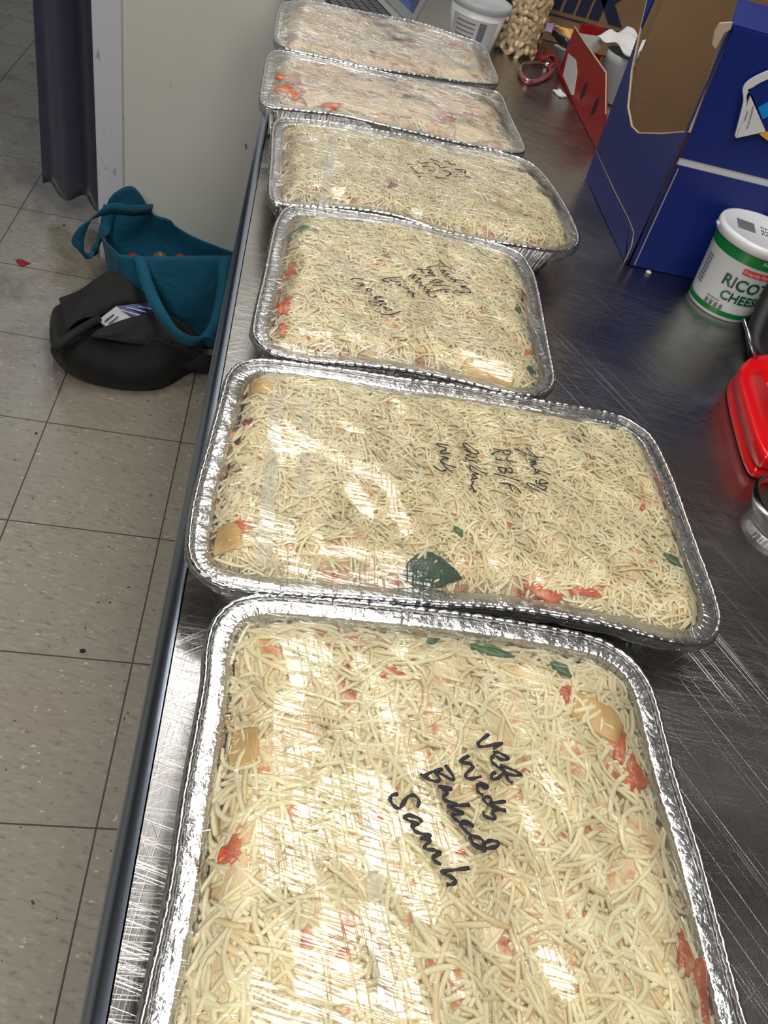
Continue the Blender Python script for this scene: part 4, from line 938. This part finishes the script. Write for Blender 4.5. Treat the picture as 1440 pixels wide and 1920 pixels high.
def teal_bag():
    YF = 1.74; YB = 2.03
    f = lambda a, b: at(a, b, y=YF); k = lambda a, b: at(a, b, y=YB)
    t = thing('teal_tote_bag', (-.25, 1.88, 0), 'teal fabric tote bag standing open against the white wall', 'bag')
    fl = f(224, 478); fr = f(438, 480); fr[0] = -.085
    flb = np.array([-.36, YF+.02, .006]); frb = np.array([-.08, YF+.02, .006])
    front_top = [fl, f(275, 481), f(340, 480), fr]
    poly_sheet((front_top, [flb, flb*.6+frb*.4, frb]), -.03, 'front_panel', 'teal_cloth', t)
    bl = k(194, 420); blb = np.array([bl[0]+.01, YB, .006]); brb = np.array([-.08, YB, .006])
    back_top = [bl, k(205, 372), k(240, 349), k(262, 362), k(285, 400), k(318, 412), k(330, 425), k(372, 448), np.array([-.09, YB, k(437, 474)[2]])]
    poly_sheet((back_top, [blb, (blb+brb)/2, brb]), .02, 'back_panel', 'teal_cloth', t)
    poly_sheet(([fl, at(200, 455, y=1.85), at(190, 440, y=1.95), bl], [flb, (flb+blb)/2, blb]), 0, 'side_panel', 'teal_cloth', t, n=20)
    poly_sheet(([fr, np.array([-.075, 1.88, .25]), back_top[-1]], [frb, (frb+brb)/2, brb]), 0, 'side_panel', 'teal_cloth', t, n=20)
    G().prism([flb, frb, brb, blb], (0, 0, .004)).make('bottom_panel', 'teal_cloth', t)
    # handles
    fd = lambda a, b, e: at(a, b, y=YF-e)
    ribbon([fd(262, 480, .004), fd(275, 530, .07), fd(300, 585, .14), fd(330, 625, .17), fd(365, 640, .17), fd(398, 620, .14), fd(416, 560, .07), fd(422, 482, .005)],
           [(1, 0, 0), (1, 0, .1), (.8, 0, .5), (.3, 0, 1), (.2, 0, 1), (.7, 0, -.6), (1, 0, -.1), (1, 0, 0)], .030, 'handle', 'teal_cloth', t)
    kb = lambda a, b, e: at(a, b, y=YB-e)
    ribbon([kb(285, 392, .01), kb(250, 395, .10), kb(205, 392, .16), kb(165, 415, .17), kb(146, 450, .16), kb(155, 476, .15), kb(180, 466, .10), kb(196, 430, .02), kb(205, 385, .01)],
           [(.2, 0, 1), (0, 0, 1), (.2, 0, 1), (.7, 0, .6), (1, .2, .1), (.5, 0, -.9), (-.2, 0, 1), (1, 0, 0), (1, 0, 0)], .030, 'handle', 'teal_cloth', t)
    # red and tan packets inside
    for nm, lb, a, b, s_, m_ in (('red_packet', 'red packet peeking out at the left inside the teal tote', 250, 482, .026, 'lace'), ('tan_packet', 'shiny tan packet inside the teal tote', 300, 480, .028, 'darktan'), ('red_packet', 'red packet at the right inside the teal tote', 338, 484, .026, 'lace')):
        c = at(a, b, y=1.84); g = G(); n1 = 14
        g.lathe([(.0005, -.18)]+[(s_*math.sin(q)**.6, -.18+.19*(1-math.cos(q))/2) for q in np.linspace(.3, PI-.1, 9)]+[(.0005, .012)], c, n1)
        o = g.make(nm, m_, None, True); tag(o, lb, 'packet')
def black_bag():
    t = thing('black_bag', (-.32, 1.62, 0), 'slumped black cloth bag lying open on the floor in front of the teal tote', 'bag')
    # body: stacked closed rings from floor footprint to the mouth
    R0 = catmull([at(a, b, z=.004) for a, b in [(100, 655), (112, 690), (160, 718), (235, 733), (300, 730), (345, 706), (372, 690), (385, 650), (330, 600), (230, 570), (150, 590)]], True, 6)
    R1 = catmull([at(a, b, z=.075) for a, b in [(93, 600), (97, 650), (140, 690), (220, 705), (300, 705), (350, 680), (380, 655), (380, 610), (330, 570), (230, 540), (130, 570)]], True, 6)
    R2 = catmull([at(a, b, z=.125) for a, b in [(101, 566), (108, 640), (150, 640), (215, 628), (290, 645), (340, 655), (345, 640), (335, 600), (290, 540), (215, 512), (150, 545)]], True, 6)
    R3 = catmull([at(a, b, z=.150) for a, b in [(125, 580), (112, 650), (160, 632), (205, 618), (280, 632), (325, 648), (330, 632), (310, 590), (270, 560), (210, 540), (165, 565)]], True, 6)
    R4 = catmull([at(a, b, z=.120) for a, b in [(165, 590), (122, 655), (172, 632), (215, 612), (280, 610), (300, 625), (310, 610), (300, 590), (270, 575), (220, 580), (195, 595)]], True, 6)
    R5 = catmull([at(a, b, z=.060) for a, b in [(175, 600), (150, 645), (182, 640), (220, 628), (270, 628), (290, 630), (300, 620), (290, 605), (265, 595), (225, 598), (200, 605)]], True, 6)
    for R_i in (R0, R1, R2, R3, R4, R5): R_i[:, 1] = np.minimum(R_i[:, 1], 1.70+.03*R_i[:, 2])
    n = len(R0); V = np.vstack([R0*.96+R0.mean(0)*.04, R0, R1, R2, R3, R4, R5]); V[:n, 2] = .002
    for i in range(1, 6): V[i*n:(i+1)*n, 2] += .008*np.sin(np.arange(n)*.42+i)*(i > 1)
    F = [(i*n+k, i*n+(k+1) % n, (i+1)*n+(k+1) % n, (i+1)*n+k) for i in range(6) for k in range(n)]+[tuple(range(n)), tuple(range(6*n, 7*n))]
    o = fixn(obj('bag_body', V, F, 'black_cloth', t)); sb = o.modifiers.new('s', 'SUBSURF'); sb.levels = 1; sb.render_levels = 2
    # raised back flap, lighter grey
    poly_sheet(([at(112, 560, z=.13), at(150, 545, z=.17), at(212, 508, z=.20), at(262, 545, z=.18), at(318, 590, z=.13)], [at(125, 620, z=.13), at(150, 600, z=.14), at(190, 590, z=.14), at(240, 575, z=.14), at(300, 585, z=.12)]), -.02, 'back_flap', 'grey_cloth', t, thick=.006, amp=.004)
    # front fold
    poly_sheet(([at(190, 615, z=.16), at(250, 595, z=.17), at(300, 590, z=.165), at(325, 640, z=.14)], [at(170, 630, z=.15), at(225, 640, z=.135), at(290, 650, z=.12), at(330, 665, z=.10)]), -.015, 'front_flap', 'grey_cloth', t, thick=.006, amp=.003)
    # strap sticking out to the right and the rolled mouth edge
    ribbon([at(300, 650, z=.12), at(335, 665, z=.09), at(365, 678, z=.06), at(400, 682, z=.03)], [(0, .7, .7), (0, 1, .3), (0, 1, .2)], .055, 'strap', 'grey_cloth', t, .004)
    G().tube(catmull([at(a, b, z=zz) for a, b, zz in [(108, 668, .12), (102, 655, .135), (112, 645, .15), (150, 618, .16), (185, 598, .155)]], False, 6), .009, 10).make('rolled_hem', 'grey_cloth', t, True)
    # packet in the mouth
    z = .165
    q = [at(a, b, z=zz) for a, b, zz in [(184, 600, .150), (218, 574, .175), (290, 566, .175), (292, 582, .160), (252, 600, .155), (204, 616, .150)]]
    pk = thing('printed_packet', q[0], 'blue and white printed packet sticking out of the black bag', 'packet')
    G().prism([q[1], q[2], q[3], q[4]], (0, .004, -.008)).make('blue_part', 'navyblue', pk)
    G().prism([q[0], q[1], q[4], q[5]], (0, .004, -.008)).make('white_part', 'paper', pk)
    e = np.array([0, -.001, .002])
    for a, b in (((228, 582), (262, 592)), ((236, 576), (274, 586)), ((246, 572), (284, 580))):
        G().tube([at(*a, z=.17)+e, at(*b, z=.168)+e], .0022, 6, flat=.4).make('print_stripe', 'paper', pk)
    for a, b in (((196, 604), (214, 590)), ((204, 608), (222, 594)), ((200, 600), (212, 592))):
        G().tube([at(*a, z=.158)+e, at(*b, z=.166)+e], .0014, 6, flat=.4).make('print_mark', 'navy', pk)
MT['darktan'] = simple('tan_wrap', (110, 92, 70), .35)
MT['navyblue'] = simple('blue_print', (44, 62, 130), .4)
teal_bag()
black_bag()
# red scrap and dark specks on the tiles
sp = at(42, 494, z=0); V = [(sp[0]+.016*math.cos(a)*(1+.35*math.sin(3*a)), sp[1]+.018*math.sin(a)*(1+.3*math.cos(2*a+1)), .0005) for a in np.linspace(0, 2*PI, 18)[:-1]]
tag(G().prism(V, (0, 0, .0015)).make('red_scrap', 'lace', None), 'small red scrap lying on the floor tiles at the far left', 'scrap')
for k, (a, b, r) in enumerate([(155, 1221, .0045), (68, 813, .003), (210, 433+0, .004), (120, 423, .004)]):
    c = at(a, b, z=0); V = [(c[0]+r*math.cos(q)*(1.3 if k == 0 else 1), c[1]+r*math.sin(q), .0004) for q in np.linspace(0, 2*PI, 11)[:-1]]
    if k in (0, 1, 3): tag(G().prism(V, (0, 0, .001)).make('dirt_speck', 'black', None), ['large black speck on the tile by the table edge', 'black speck on the tile joint left of the table', '', 'black speck on the floor below the curtain'][k], 'speck')
# dark stain patch: part of the floor material

# ------------------------------------------------------------------ lamps
def troffer(name, x, y, z, sx, sy, power, col=(1, .97, .92), label=''):
    t = thing(name, (x, y, z), label, 'ceiling light')
    g = G(); g.box(x-sx/2-.03, x+sx/2+.03, y-sy/2-.03, y-sy/2, z-.01, z); g.box(x-sx/2-.03, x+sx/2+.03, y+sy/2, y+sy/2+.03, z-.01, z)
    g.box(x-sx/2-.03, x-sx/2, y-sy/2, y+sy/2, z-.01, z); g.box(x+sx/2, x+sx/2+.03, y-sy/2, y+sy/2, z-.01, z); g.make('frame', 'white', t)
    l = bpy.data.lights.new('lamp', 'AREA'); l.shape = 'RECTANGLE'; l.size = sx; l.size_y = sy; l.energy = power; l.color = col
    o = bpy.data.objects.new('lamp', l); C.objects.link(o); o.location = (0, 0, -.006); o.parent = t
troffer('ceiling_light', .42, .36, 2.6, .50, .95, 17, (1, .96, .91), label='wide fluorescent ceiling light above the front tray')
troffer('ceiling_light', .10, 1.50, 2.6, .45, .9, 13, label='second ceiling light above the middle of the table')
troffer('ceiling_light', -.75, -.9, 2.6, .40, 1.2, 42, label='added unseen ceiling light behind the camera, brightening the wall and open floor')  # added fill lamp: lights wall, floor and carton front, spares the carton's left side
troffer('ceiling_light', -1.3, 4.3, 2.6, .35, 1.0, 20, (.80, .86, 1), label='added unseen cool light brightening the room behind the curtain')  # unseen lamp added to lift the far floor past the doorway
w = bpy.data.worlds.new('world'); bpy.context.scene.world = w; w.use_nodes = True
w.node_tree.nodes['Background'].inputs[0].default_value = (.8, .85, 1, 1); w.node_tree.nodes['Background'].inputs[1].default_value = .3
packet_text()
